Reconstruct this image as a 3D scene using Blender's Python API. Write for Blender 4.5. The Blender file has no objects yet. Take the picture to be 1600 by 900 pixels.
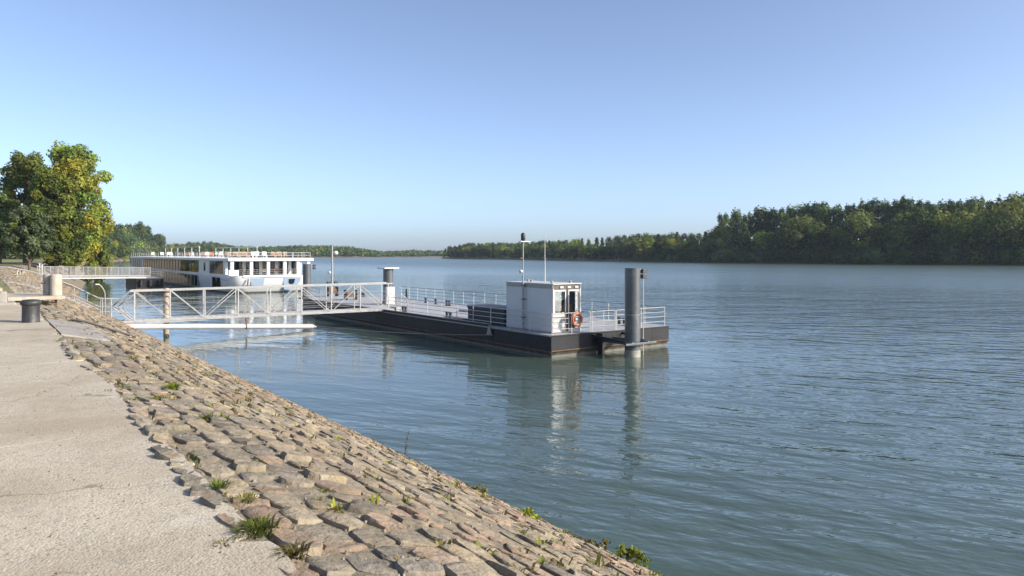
import bpy, math, random
import numpy as np
from mathutils import Vector, Matrix

# ------------------------------------------------------------------ camera, sky, sun, exposure
sc = bpy.context.scene
C = sc.collection
H = 5.2                      # eye height above the river (river surface is z = 0)
F = 1150.0                   # focal length in pixels of a 1600 px wide picture
Y0 = 396.0                   # row of the horizon in that picture
cam_d = bpy.data.cameras.new('camera'); cam = bpy.data.objects.new('camera', cam_d); C.objects.link(cam)
cam.location = (0, 0, H); cam.rotation_euler = (math.pi / 2, 0, 0)
cam_d.sensor_width = 36.0; cam_d.lens = 36.0 * F / 1600.0
cam_d.shift_y = -(450.0 - Y0) / 1600.0
cam_d.clip_start = 0.05; cam_d.clip_end = 20000
sc.camera = cam

SUN_EL, SUN_AZ = math.radians(25.6), math.radians(107)
world = bpy.data.worlds.new('World'); sc.world = world; world.use_nodes = True
wn = world.node_tree
sky = wn.nodes.new('ShaderNodeTexSky'); sky.sky_type = 'NISHITA'; sky.sun_disc = False
sky.sun_elevation = SUN_EL; sky.sun_rotation = SUN_AZ
sky.altitude = 100; sky.air_density = 0.55; sky.dust_density = 1.6; sky.ozone_density = 3.0
hs = wn.nodes.new('ShaderNodeHueSaturation'); hs.inputs['Saturation'].default_value = 0.87; hs.inputs['Hue'].default_value = 0.498
wn.links.new(sky.outputs[0], hs.inputs['Color']); wn.links.new(hs.outputs[0], wn.nodes['Background'].inputs[0])
wn.nodes['Background'].inputs[1].default_value = 0.15
sun_d = bpy.data.lights.new('sun', 'SUN'); sun_d.energy = 4.0; sun_d.angle = math.radians(0.5); sun_d.color = (1.0, 0.90, 0.77)
sun = bpy.data.objects.new('sun', sun_d); C.objects.link(sun)
SV = Vector((math.sin(SUN_AZ) * math.cos(SUN_EL), math.cos(SUN_AZ) * math.cos(SUN_EL), math.sin(SUN_EL)))
sun.rotation_euler = (-SV).to_track_quat('-Z', 'Y').to_euler()
sun.location = (0, 0, 60)
sc.view_settings.view_transform = 'Standard'; sc.view_settings.look = 'None'
sc.view_settings.exposure = 0.82; sc.view_settings.gamma = 1.0; sc.view_settings.use_curve_mapping = False
sc.cycles.max_bounces = 6; sc.cycles.diffuse_bounces = 2; sc.cycles.glossy_bounces = 3
sc.cycles.transmission_bounces = 4; sc.cycles.transparent_max_bounces = 6
sc.cycles.use_denoising = True; sc.cycles.denoising_prefilter = 'ACCURATE'; sc.cycles.use_adaptive_sampling = False; sc.cycles.sample_clamp_indirect = 4.0
sc.cycles.caustics_reflective = False; sc.cycles.caustics_refractive = False

# ------------------------------------------------------------------ bank frame: x across the bank towards the river, y along it
TH = math.radians(35.94)
N = (math.cos(TH), math.sin(TH)); T = (-math.sin(TH), math.cos(TH))
def B2W(v, u): return (v * N[0] + u * T[0], v * N[1] + u * T[1])
def W2B(x, y): return (x * N[0] + y * N[1], x * T[0] + y * T[1])
rnd = random.Random(7)
R = np.random.RandomState(11)

# ------------------------------------------------------------------ materials
MATS = {}
def mat(name, col, rough=0.6, metal=0.0, var=0.12, vscale=3.0, bump=0.0, bscale=40.0, spec=0.5, dirt=None, dscale=1.2, attr=False, damt=0.6):
    if name in MATS: return MATS[name]
    m = bpy.data.materials.new(name); m.use_nodes = True
    nt = m.node_tree; b = nt.nodes['Principled BSDF']
    b.inputs['Roughness'].default_value = rough; b.inputs['Metallic'].default_value = metal
    b.inputs['Specular IOR Level'].default_value = spec
    tc = nt.nodes.new('ShaderNodeTexCoord')
    n1 = nt.nodes.new('ShaderNodeTexNoise'); n1.inputs['Scale'].default_value = vscale; n1.inputs['Detail'].default_value = 6; n1.inputs['Roughness'].default_value = 0.65
    nt.links.new(tc.outputs['Object'], n1.inputs['Vector'])
    mr = nt.nodes.new('ShaderNodeMapRange'); mr.inputs[1].default_value = 0.25; mr.inputs[2].default_value = 0.75
    mr.inputs[3].default_value = 1 - var; mr.inputs[4].default_value = 1 + var
    nt.links.new(n1.outputs['Fac'], mr.inputs[0])
    if attr:
        src = nt.nodes.new('ShaderNodeAttribute'); src.attribute_name = 'Col'; cs = src.outputs['Color']
    else:
        src = nt.nodes.new('ShaderNodeRGB'); src.outputs[0].default_value = (*col, 1); cs = src.outputs[0]
    vm = nt.nodes.new('ShaderNodeVectorMath'); vm.operation = 'SCALE'
    nt.links.new(cs, vm.inputs[0]); nt.links.new(mr.outputs[0], vm.inputs['Scale'])
    out = vm.outputs[0]
    if dirt:
        n2 = nt.nodes.new('ShaderNodeTexNoise'); n2.inputs['Scale'].default_value = dscale; n2.inputs['Detail'].default_value = 8; n2.inputs['Roughness'].default_value = 0.7
        nt.links.new(tc.outputs['Object'], n2.inputs['Vector'])
        cr = nt.nodes.new('ShaderNodeMapRange'); cr.inputs[1].default_value = 0.52; cr.inputs[2].default_value = 0.72; cr.inputs[4].default_value = damt
        nt.links.new(n2.outputs['Fac'], cr.inputs[0])
        mx = nt.nodes.new('ShaderNodeMix'); mx.data_type = 'RGBA'; mx.inputs[7].default_value = (*dirt, 1)
        nt.links.new(cr.outputs[0], mx.inputs[0]); nt.links.new(out, mx.inputs[6]); out = mx.outputs[2]
    nt.links.new(out, b.inputs['Base Color'])
    if bump:
        n3 = nt.nodes.new('ShaderNodeTexNoise'); n3.inputs['Scale'].default_value = bscale; n3.inputs['Detail'].default_value = 5; n3.inputs['Roughness'].default_value = 0.6
        nt.links.new(tc.outputs['Object'], n3.inputs['Vector'])
        bp = nt.nodes.new('ShaderNodeBump'); bp.inputs['Strength'].default_value = 1.0; bp.inputs['Distance'].default_value = bump
        nt.links.new(n3.outputs['Fac'], bp.inputs['Height']); nt.links.new(bp.outputs[0], b.inputs['Normal'])
    MATS[name] = m
    return m

def leaf_mat(name, trans=0.3):
    if name in MATS: return MATS[name]
    m = bpy.data.materials.new(name); m.use_nodes = True
    nt = m.node_tree; b = nt.nodes['Principled BSDF']
    b.inputs['Roughness'].default_value = 0.65; b.inputs['Specular IOR Level'].default_value = 0.12
    a = nt.nodes.new('ShaderNodeAttribute'); a.attribute_name = 'Col'
    g = nt.nodes.new('ShaderNodeNewGeometry')
    mr = nt.nodes.new('ShaderNodeMapRange'); mr.inputs[3].default_value = 0.7; mr.inputs[4].default_value = 1.45
    nt.links.new(g.outputs['Random Per Island'], mr.inputs[0])
    oi = nt.nodes.new('ShaderNodeObjectInfo')
    mo = nt.nodes.new('ShaderNodeMapRange'); mo.inputs[3].default_value = 0.68; mo.inputs[4].default_value = 1.4
    nt.links.new(oi.outputs['Random'], mo.inputs[0])
    mm = nt.nodes.new('ShaderNodeMath'); mm.operation = 'MULTIPLY'
    nt.links.new(mr.outputs[0], mm.inputs[0]); nt.links.new(mo.outputs[0], mm.inputs[1])
    fr = nt.nodes.new('ShaderNodeMath'); fr.operation = 'MULTIPLY'; fr.inputs[1].default_value = 17.0; nt.links.new(oi.outputs['Random'], fr.inputs[0])
    fr2 = nt.nodes.new('ShaderNodeMath'); fr2.operation = 'FRACT'; nt.links.new(fr.outputs[0], fr2.inputs[0])
    hu = nt.nodes.new('ShaderNodeMapRange'); hu.inputs[3].default_value = 0.482; hu.inputs[4].default_value = 0.515; nt.links.new(fr2.outputs[0], hu.inputs[0])
    hsn = nt.nodes.new('ShaderNodeHueSaturation'); nt.links.new(hu.outputs[0], hsn.inputs['Hue']); nt.links.new(a.outputs['Color'], hsn.inputs['Color'])
    vm = nt.nodes.new('ShaderNodeVectorMath'); vm.operation = 'SCALE'
    nt.links.new(hsn.outputs[0], vm.inputs[0]); nt.links.new(mm.outputs[0], vm.inputs['Scale'])
    nt.links.new(vm.outputs[0], b.inputs['Base Color'])
    tr = nt.nodes.new('ShaderNodeBsdfTranslucent'); nt.links.new(vm.outputs[0], tr.inputs['Color'])
    mix = nt.nodes.new('ShaderNodeMixShader'); mix.inputs[0].default_value = trans
    nt.links.new(b.outputs[0], mix.inputs[1]); nt.links.new(tr.outputs[0], mix.inputs[2])
    nt.links.new(mix.outputs[0], nt.nodes['Material Output'].inputs['Surface'])
    MATS[name] = m
    return m

def hull_mat(name, col, grime):
    """Dark hull paint with a pale scum line and rust streaks near the water."""
    if name in MATS: return MATS[name]
    m = mat(name, col, 0.5, 0, 0.35, 1.5, 0.006, 2.0, spec=0.25)
    nt = m.node_tree; b = nt.nodes['Principled BSDF']
    old = b.inputs['Base Color'].links[0].from_socket
    tc = nt.nodes.new('ShaderNodeTexCoord'); sx = nt.nodes.new('ShaderNodeSeparateXYZ'); nt.links.new(tc.outputs['Object'], sx.inputs[0])
    mp = nt.nodes.new('ShaderNodeMapping'); mp.inputs['Scale'].default_value = (1.6, 1.6, 0.35); nt.links.new(tc.outputs['Object'], mp.inputs[0])
    n = nt.nodes.new('ShaderNodeTexNoise'); n.inputs['Scale'].default_value = 2.0; n.inputs['Detail'].default_value = 8; nt.links.new(mp.outputs[0], n.inputs['Vector'])
    ad = nt.nodes.new('ShaderNodeMath'); ad.operation = 'MULTIPLY_ADD'; ad.inputs[1].default_value = -0.5
    nt.links.new(n.outputs['Fac'], ad.inputs[0]); nt.links.new(sx.outputs['Z'], ad.inputs[2])
    mr = nt.nodes.new('ShaderNodeMapRange'); mr.inputs[1].default_value = -0.2; mr.inputs[2].default_value = 0.12; mr.inputs[3].default_value = 0.75; mr.inputs[4].default_value = 0.0
    nt.links.new(ad.outputs[0], mr.inputs[0])
    mx = nt.nodes.new('ShaderNodeMix'); mx.data_type = 'RGBA'; mx.inputs[7].default_value = (*grime, 1)
    nt.links.new(mr.outputs[0], mx.inputs[0]); nt.links.new(old, mx.inputs[6]); nt.links.new(mx.outputs[2], b.inputs['Base Color'])
    return m

def glass_mat(name, col, rough=0.04, trans=0.0):
    if name in MATS: return MATS[name]
    m = bpy.data.materials.new(name); m.use_nodes = True
    nt = m.node_tree; b = nt.nodes['Principled BSDF']
    n = nt.nodes.new('ShaderNodeTexNoise'); n.inputs['Scale'].default_value = 0.6
    tc = nt.nodes.new('ShaderNodeTexCoord'); nt.links.new(tc.outputs['Object'], n.inputs['Vector'])
    bp = nt.nodes.new('ShaderNodeBump'); bp.inputs['Distance'].default_value = 0.01; nt.links.new(n.outputs['Fac'], bp.inputs['Height'])
    b.inputs['Base Color'].default_value = (*col, 1); b.inputs['Roughness'].default_value = rough
    b.inputs['IOR'].default_value = 1.4; b.inputs['Transmission Weight'].default_value = trans
    nt.links.new(bp.outputs[0], b.inputs['Normal'])
    if trans > 0.5:     # let sun and sky light into the room behind the pane
        tr = nt.nodes.new('ShaderNodeBsdfTransparent'); tr.inputs['Color'].default_value = (*col, 1)
        gl = nt.nodes.new('ShaderNodeBsdfGlossy'); gl.inputs['Roughness'].default_value = rough
        fr = nt.nodes.new('ShaderNodeFresnel'); fr.inputs['IOR'].default_value = 1.5
        mix = nt.nodes.new('ShaderNodeMixShader')
        nt.links.new(fr.outputs[0], mix.inputs[0]); nt.links.new(tr.outputs[0], mix.inputs[1]); nt.links.new(gl.outputs[0], mix.inputs[2])
        nt.links.new(mix.outputs[0], nt.nodes['Material Output'].inputs['Surface'])
    MATS[name] = m
    return m

WHITE = mat('white_paint', (0.50, 0.495, 0.48), 0.45, 0, 0.06, 2.0, dirt=(0.42, 0.36, 0.28), damt=0.25)
SHIPW = mat('ship_white', (0.80, 0.81, 0.82), 0.35, 0, 0.03, 1.0)
GALV = mat('galvanised_steel', (0.30, 0.30, 0.297), 0.5, 0.15, 0.12, 4.0, dirt=(0.33, 0.24, 0.16), damt=0.3, dscale=2.2)
GANG = mat('weathered_white_steel', (0.37, 0.37, 0.36), 0.55, 0.05, 0.15, 3.0, dirt=(0.25, 0.18, 0.12), damt=0.45, dscale=2.6)
PILE = mat('pile_steel_paint', (0.085, 0.095, 0.105), 0.36, 0.1, 0.2, 1.5, dirt=(0.26, 0.25, 0.23), damt=0.4)
BLACK = mat('black_paint', (0.025, 0.026, 0.028), 0.5, 0, 0.3, 4.0)
TARP = mat('black_tarpaulin', (0.022, 0.024, 0.028), 0.55, 0, 0.3, 4.0, 0.02, 6.0)
RUBBER = mat('dark_rubber', (0.03, 0.03, 0.03), 0.8, 0, 0.3, 4.0)
HULL = hull_mat('hull_black', (0.020, 0.022, 0.025), (0.20, 0.19, 0.15))
DECK = mat('deck_grey', (0.36, 0.37, 0.38), 0.7, 0, 0.15, 2.0, 0.003, 60, dirt=(0.22, 0.20, 0.18), damt=0.4)
PANEL = mat('cabin_panel', (0.56, 0.565, 0.575), 0.5, 0, 0.05, 1.5, dirt=(0.5, 0.47, 0.42), damt=0.25)
CONC = mat('old_concrete', (0.42, 0.37, 0.29), 0.9, 0, 0.2, 6.0, 0.01, 30, dirt=(0.22, 0.18, 0.12), damt=0.6)
CONCD = mat('grey_concrete', (0.30, 0.28, 0.25), 0.9, 0, 0.2, 5.0, 0.008, 40, dirt=(0.16, 0.14, 0.11), damt=0.5)
IRON = mat('bollard_iron', (0.045, 0.047, 0.048), 0.5, 0.3, 0.3, 10, 0.004, 60, dirt=(0.12, 0.11, 0.10), damt=0.6, dscale=5)
ORANGE = mat('lifebuoy_orange', (0.34, 0.09, 0.036), 0.5, 0, 0.15, 6.0)
BARK = mat('bark', (0.11, 0.085, 0.06), 0.9, 0, 0.3, 3.0, 0.03, 8)
RUST = mat('rusty_steel', (0.14, 0.085, 0.05), 0.8, 0.2, 0.35, 5.0)
GLASS = glass_mat('dark_window_glass', (0.02, 0.026, 0.028), 0.03)
CLEAR = glass_mat('clear_glass', (0.86, 0.92, 0.93), 0.02, 1.0)
LEAF = leaf_mat('leaf', 0.42)

# ------------------------------------------------------------------ mesh building helpers
class MB:
    def __init__(s): s.v = []; s.f = []
    def add(s, vs, fs):
        o = len(s.v); s.v += [tuple(p) for p in vs]; s.f += [tuple(i + o for i in f) for f in fs]; return s
    def box(s, x0, x1, y0, y1, z0, z1):
        return s.add([(x0,y0,z0),(x1,y0,z0),(x1,y1,z0),(x0,y1,z0),(x0,y0,z1),(x1,y0,z1),(x1,y1,z1),(x0,y1,z1)],
                     [(3,2,1,0),(4,5,6,7),(0,1,5,4),(1,2,6,5),(2,3,7,6),(3,0,4,7)])
    def bar(s, p0, p1, w, h=None, up=(0, 0, 1)):
        h = h or w; p0 = Vector(p0); p1 = Vector(p1); d = (p1 - p0).normalized(); up = Vector(up)
        if abs(d.dot(up)) > 0.99: up = Vector((0, 1, 0))
        a = d.cross(up).normalized() * (w / 2); b = a.cross(d).normalized() * (h / 2)
        vs = [p + i * a + j * b for p in (p0, p1) for i, j in ((-1,-1),(1,-1),(1,1),(-1,1))]
        return s.add(vs, [(3,2,1,0),(4,5,6,7),(0,1,5,4),(1,2,6,5),(2,3,7,6),(3,0,4,7)])
    def tube(s, pts, r, n=8, cap=True):
        pts = [Vector(p) for p in pts]; k = len(pts); rs = r if isinstance(r, (list, tuple)) else [r] * k
        vs = []; ref = None
        for i, p in enumerate(pts):
            d = (pts[min(i+1, k-1)] - pts[max(i-1, 0)]).normalized()
            if ref is None or abs(ref.dot(d)) > 0.95: ref = Vector((0, 0, 1)) if abs(d.z) < 0.9 else Vector((1, 0, 0))
            a = d.cross(ref).normalized(); b = d.cross(a).normalized(); ref = -b if False else ref
            vs += [p + (a * math.cos(2*math.pi*j/n) + b * math.sin(2*math.pi*j/n)) * rs[i] for j in range(n)]
        fs = [(i*n+j, i*n+(j+1)%n, (i+1)*n+(j+1)%n, (i+1)*n+j) for i in range(k-1) for j in range(n)]
        if cap: fs += [tuple(range(n))[::-1], tuple((k-1)*n + j for j in range(n))]
        return s.add(vs, fs)
    def lathe(s, prof, cx, cy, n=20, cap=True):
        vs = [(cx + r*math.cos(2*math.pi*j/n), cy + r*math.sin(2*math.pi*j/n), z) for r, z in prof for j in range(n)]
        k = len(prof); fs = [(i*n+j, i*n+(j+1)%n, (i+1)*n+(j+1)%n, (i+1)*n+j) for i in range(k-1) for j in range(n)]
        if cap: fs += [tuple(range(n))[::-1], tuple((k-1)*n+j for j in range(n))]
        return s.add(vs, fs)
    def prism(s, poly, z0, z1):
        n = len(poly); vs = [(x, y, z0) for x, y in poly] + [(x, y, z1) for x, y in poly]
        return s.add(vs, [tuple(range(n))[::-1], tuple(range(n, 2*n))] + [(i, (i+1)%n, n+(i+1)%n, n+i) for i in range(n)])
    def loft(s, rings, cap=True):
        n = len(rings[0]); vs = [p for r in rings for p in r]
        fs = [(i*n+j, i*n+(j+1)%n, (i+1)*n+(j+1)%n, (i+1)*n+j) for i in range(len(rings)-1) for j in range(n)]
        if cap: fs += [tuple(range(n))[::-1], tuple((len(rings)-1)*n+j for j in range(n))]
        return s.add(vs, fs)

def mesh_obj(name, vs, fs, m, parent=None, smooth=None, bevel=0.0):
    me = bpy.data.meshes.new(name); me.from_pydata(vs, [], fs); me.update()
    me.materials.append(m)
    if smooth is not None:
        me.polygons.foreach_set('use_smooth', [True] * len(me.polygons)); me.set_sharp_from_angle(angle=math.radians(smooth))
    o = bpy.data.objects.new(name, me); C.objects.link(o)
    if parent: o.parent = parent
    if bevel:
        b = o.modifiers.new('bevel', 'BEVEL'); b.width = bevel; b.segments = 2; b.limit_method = 'ANGLE'; b.angle_limit = math.radians(40)
    return o

BASE = {}
def tag(o, label=None, cat=None, group=None, kind=None):
    if label: o['label'] = label
    if cat: o['category'] = cat
    if group: o['group'] = group
    if kind: o['kind'] = kind
    return o
def thing(name, label, cat, v, u, z=0.0, group=None):
    """Empty at the thing's base, aligned to the bank; its parts are given in bank coordinates (v, u, z)."""
    o = bpy.data.objects.new(name, None); C.objects.link(o)
    x, y = B2W(v, u); o.location = (x, y, z); o.rotation_euler = (0, 0, TH); o.empty_display_size = 0.3
    BASE[o.name] = (v, u, z); tag(o, label, cat, group); return o
def part(name, mb, m, parent, smooth=None, bevel=0.0, label=None):
    b = BASE[parent.name]
    vs = [(x - b[0], y - b[1], z - b[2]) for x, y, z in mb.v]
    o = mesh_obj(name, vs, mb.f, m, parent, smooth, bevel); BASE[o.name] = b
    if label: o['label'] = label
    return o
def solo(name, mb, m, label, cat, v, u, z=0.0, smooth=None, bevel=0.0, group=None):
    vs = [(x - v, y - u, zz - z) for x, y, zz in mb.v]
    o = mesh_obj(name, vs, mb.f, m, None, smooth, bevel)
    x, y = B2W(v, u); o.location = (x, y, z); o.rotation_euler = (0, 0, TH); BASE[o.name] = (v, u, z)
    return tag(o, label, cat, group)
def struct(name, mb, m, kind='structure', smooth=None):
    o = mesh_obj(name, mb.v, mb.f, m, None, smooth); o.rotation_euler = (0, 0, TH); BASE[o.name] = (0, 0, 0)
    return tag(o, kind=kind)
def tris_obj(name, V, Q, col, m, parent=None):
    """Big quad mesh from numpy arrays with a colour per face."""
    me = bpy.data.meshes.new(name); nv, nf = len(V), len(Q)
    me.vertices.add(nv); me.vertices.foreach_set('co', np.ascontiguousarray(V, np.float32).ravel())
    me.loops.add(nf * 4); me.loops.foreach_set('vertex_index', np.ascontiguousarray(Q, np.int32).ravel())
    me.polygons.add(nf); me.polygons.foreach_set('loop_start', np.arange(0, nf*4, 4, dtype=np.int32))
    me.polygons.foreach_set('loop_total', np.full(nf, 4, np.int32))
    a = me.attributes.new('Col', 'FLOAT_COLOR', 'FACE')
    c4 = np.ones((nf, 4), np.float32); c4[:, :3] = col; a.data.foreach_set('color', c4.ravel())
    me.update(calc_edges=True); me.materials.append(m)
    o = bpy.data.objects.new(name, me); C.objects.link(o)
    if parent: o.parent = parent
    return o

# ------------------------------------------------------------------ shape of the left bank
PV = np.array([-400, 1.30, 2.4, 4.2, 6.8, 8.6, 9.0, 10.5, 14.0]); PZ = np.array([3.6, 3.6, 3.36, 2.62, 1.22, 0.20, -0.05, -1.2, -2.2])
DU = np.array([-60, 60, 100, 113, 163, 250, 350, 521, 600, 700, 861]); DV = np.array([0, -0.2, 0.6, 2.0, 8.0, 19, 33, 56, 78, 111, 162])
def dv(u): return float(np.interp(u, DU, DV))
def bank_z(v, u): return float(np.interp(v - dv(u), PV, PZ))
def on_bank(v, u, up=0.0): return (v, u, bank_z(v, u) + up)

# ------------------------------------------------------------------ river
def build_water():
    m = bpy.data.materials.new('river_water'); m.use_nodes = True
    nt = m.node_tree; b = nt.nodes['Principled BSDF']
    b.inputs['Base Color'].default_value = (0.058, 0.089, 0.074, 1); b.inputs['Roughness'].default_value = 0.03
    b.inputs['IOR'].default_value = 1.40
    tc = nt.nodes.new('ShaderNodeTexCoord')
    def layer(rot, sx, sy, scale, detail, rough, amp):
        mp = nt.nodes.new('ShaderNodeMapping'); mp.vector_type = 'TEXTURE'
        mp.inputs['Rotation'].default_value = (0, 0, rot); mp.inputs['Scale'].default_value = (sx, sy, 1)
        nt.links.new(tc.outputs['Object'], mp.inputs['Vector'])
        n = nt.nodes.new('ShaderNodeTexNoise'); n.inputs['Scale'].default_value = scale; n.inputs['Detail'].default_value = detail; n.inputs['Roughness'].default_value = rough
        n.inputs['Distortion'].default_value = 0.25
        nt.links.new(mp.outputs[0], n.inputs['Vector'])
        k = nt.nodes.new('ShaderNodeMath'); k.operation = 'MULTIPLY'; k.inputs[1].default_value = amp
        nt.links.new(n.outputs['Fac'], k.inputs[0]); return k.outputs[0]
    def math_(op, a, c):
        k = nt.nodes.new('ShaderNodeMath'); k.operation = op
        for i, x in enumerate((a, c)):
            if isinstance(x, (int, float)): k.inputs[i].default_value = x
            else: nt.links.new(x, k.inputs[i])
        return k.outputs[0]
    w = math_('ADD', layer(math.radians(-24), 3.0, 1.0, 0.75, 2.0, 0.5, 0.11), layer(math.radians(-33), 2.4, 1.0, 2.1, 2.0, 0.5, 0.042))
    w = math_('ADD', w, layer(math.radians(-10), 2.0, 1.0, 6.0, 2.0, 0.5, 0.012))
    w = math_('ADD', w, layer(math.radians(20), 2.0, 1.0, 0.22, 1.0, 0.5, 0.12))
    # ruffled and smooth patches, and the lee of the pontoon
    pt = layer(math.radians(-20), 5.0, 1.0, 0.045, 3.0, 0.55, 1.0)
    mr = nt.nodes.new('ShaderNodeMapRange'); mr.inputs[1].default_value = 0.35; mr.inputs[2].default_value = 0.65; mr.inputs[3].default_value = 0.75; mr.inputs[4].default_value = 1.35
    nt.links.new(pt, mr.inputs[0])
    bf = nt.nodes.new('ShaderNodeMapping'); bf.vector_type = 'POINT'; bf.inputs['Rotation'].default_value = (0, 0, -TH)
    nt.links.new(tc.outputs['Object'], bf.inputs['Vector'])
    sx = nt.nodes.new('ShaderNodeSeparateXYZ'); nt.links.new(bf.outputs[0], sx.inputs[0])
    def ramp(s, a, c, lo, hi):
        q = nt.nodes.new('ShaderNodeMapRange'); q.interpolation_type = 'SMOOTHSTEP'
        for i, x in enumerate((a, c, lo, hi)): q.inputs[1 + i].default_value = x
        nt.links.new(s, q.inputs[0]); return q.outputs[0]
    lee = math_('MULTIPLY', ramp(sx.outputs['Y'], 10, 27, 0.0, 1.0), math_('MULTIPLY', ramp(sx.outputs['X'], 28, 42, 1.0, 0.0), ramp(sx.outputs['Y'], 90, 140, 1.0, 0.0)))
    calm = math_('SUBTRACT', 1.0, math_('MULTIPLY', lee, 0.68))
    fine = ramp(sx.outputs['Length'] if False else sx.outputs['X'], 60, 230, 1.0, 0.35)
    nt.links.new(ramp(sx.outputs['X'], 40, 190, 0.04, 0.30), b.inputs['Roughness'])
    calm = math_('MULTIPLY', calm, math_('MULTIPLY', ramp(sx.outputs['X'], 34, 70, 1.0, 1.4), fine))
    w = math_('MULTIPLY', w, math_('MULTIPLY', mr.outputs[0], calm))
    bp = nt.nodes.new('ShaderNodeBump'); bp.inputs['Strength'].default_value = 1.0; bp.inputs['Distance'].default_value = 1.0; bp.inputs['Filter Width'].default_value = 0.01
    nt.links.new(w, bp.inputs['Height']); nt.links.new(bp.outputs[0], b.inputs['Normal'])
    o = mesh_obj('river_water', [(-2500, -500, 0), (2500, -500, 0), (2500, 3500, 0), (-2500, 3500, 0)], [(0, 1, 2, 3)], m)
    tag(o, kind='structure')
build_water()
bed = MB().box(-2500, 2500, -500, 3500, -3.5, -3.0)
tag(mesh_obj('river_bed', bed.v, bed.f, mat('river_mud', (0.09, 0.08, 0.06), 0.9)), kind='structure')

# ------------------------------------------------------------------ left bank ground
GRASS = mat('grass_ground', (0.17, 0.17, 0.055), 0.95, 0, 0.35, 0.25, 0.05, 6, dirt=(0.33, 0.27, 0.15), damt=0.7, dscale=0.12)
SOIL = mat('joint_soil', (0.22, 0.185, 0.13), 0.95, 0, 0.4, 5.0, 0.03, 25, dirt=(0.10, 0.11, 0.04), damt=0.5, dscale=2.5)
def strip(name, us, vs_of, m, kind='structure'):
    mb = MB(); nv = len(vs_of(us[0]))
    for u in us: mb.v += vs_of(u)
    for i in range(len(us) - 1):
        for j in range(nv - 1):
            a = i*nv + j; mb.f.append((a, a+1, a+nv+1, a+nv))
    return struct(name, mb, m, kind, smooth=180)
us1 = list(np.arange(-14, 120, 1.5)) + list(np.arange(120, 300, 10)) + list(np.arange(300, 870, 40))
vp = [1.20, 1.36, 1.8, 2.4, 3.2, 4.2, 5.4, 6.8, 7.8, 8.6, 9.0, 10.5, 14.0]
embankment = strip('embankment', us1, lambda u: [(v + dv(u), u, float(np.interp(v, PV, PZ)) + 0.002 - (0.06 if v < 1.29 else 0.012 if v < 1.5 else 0)) for v in vp], SOIL)
strip('grass_verge', [34, 40, 48, 60, 75, 90, 100, 113, 130, 163, 200, 250, 350, 521, 700, 861],
      lambda u: [(-500, u, 6.0), (-120, u, 4.6), (-40 + dv(u), u, 3.9), (-12 + dv(u), u, 3.72), (-3 + dv(u), u, 3.63), (1.34 + dv(u), u, 3.61)], GRASS)

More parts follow.
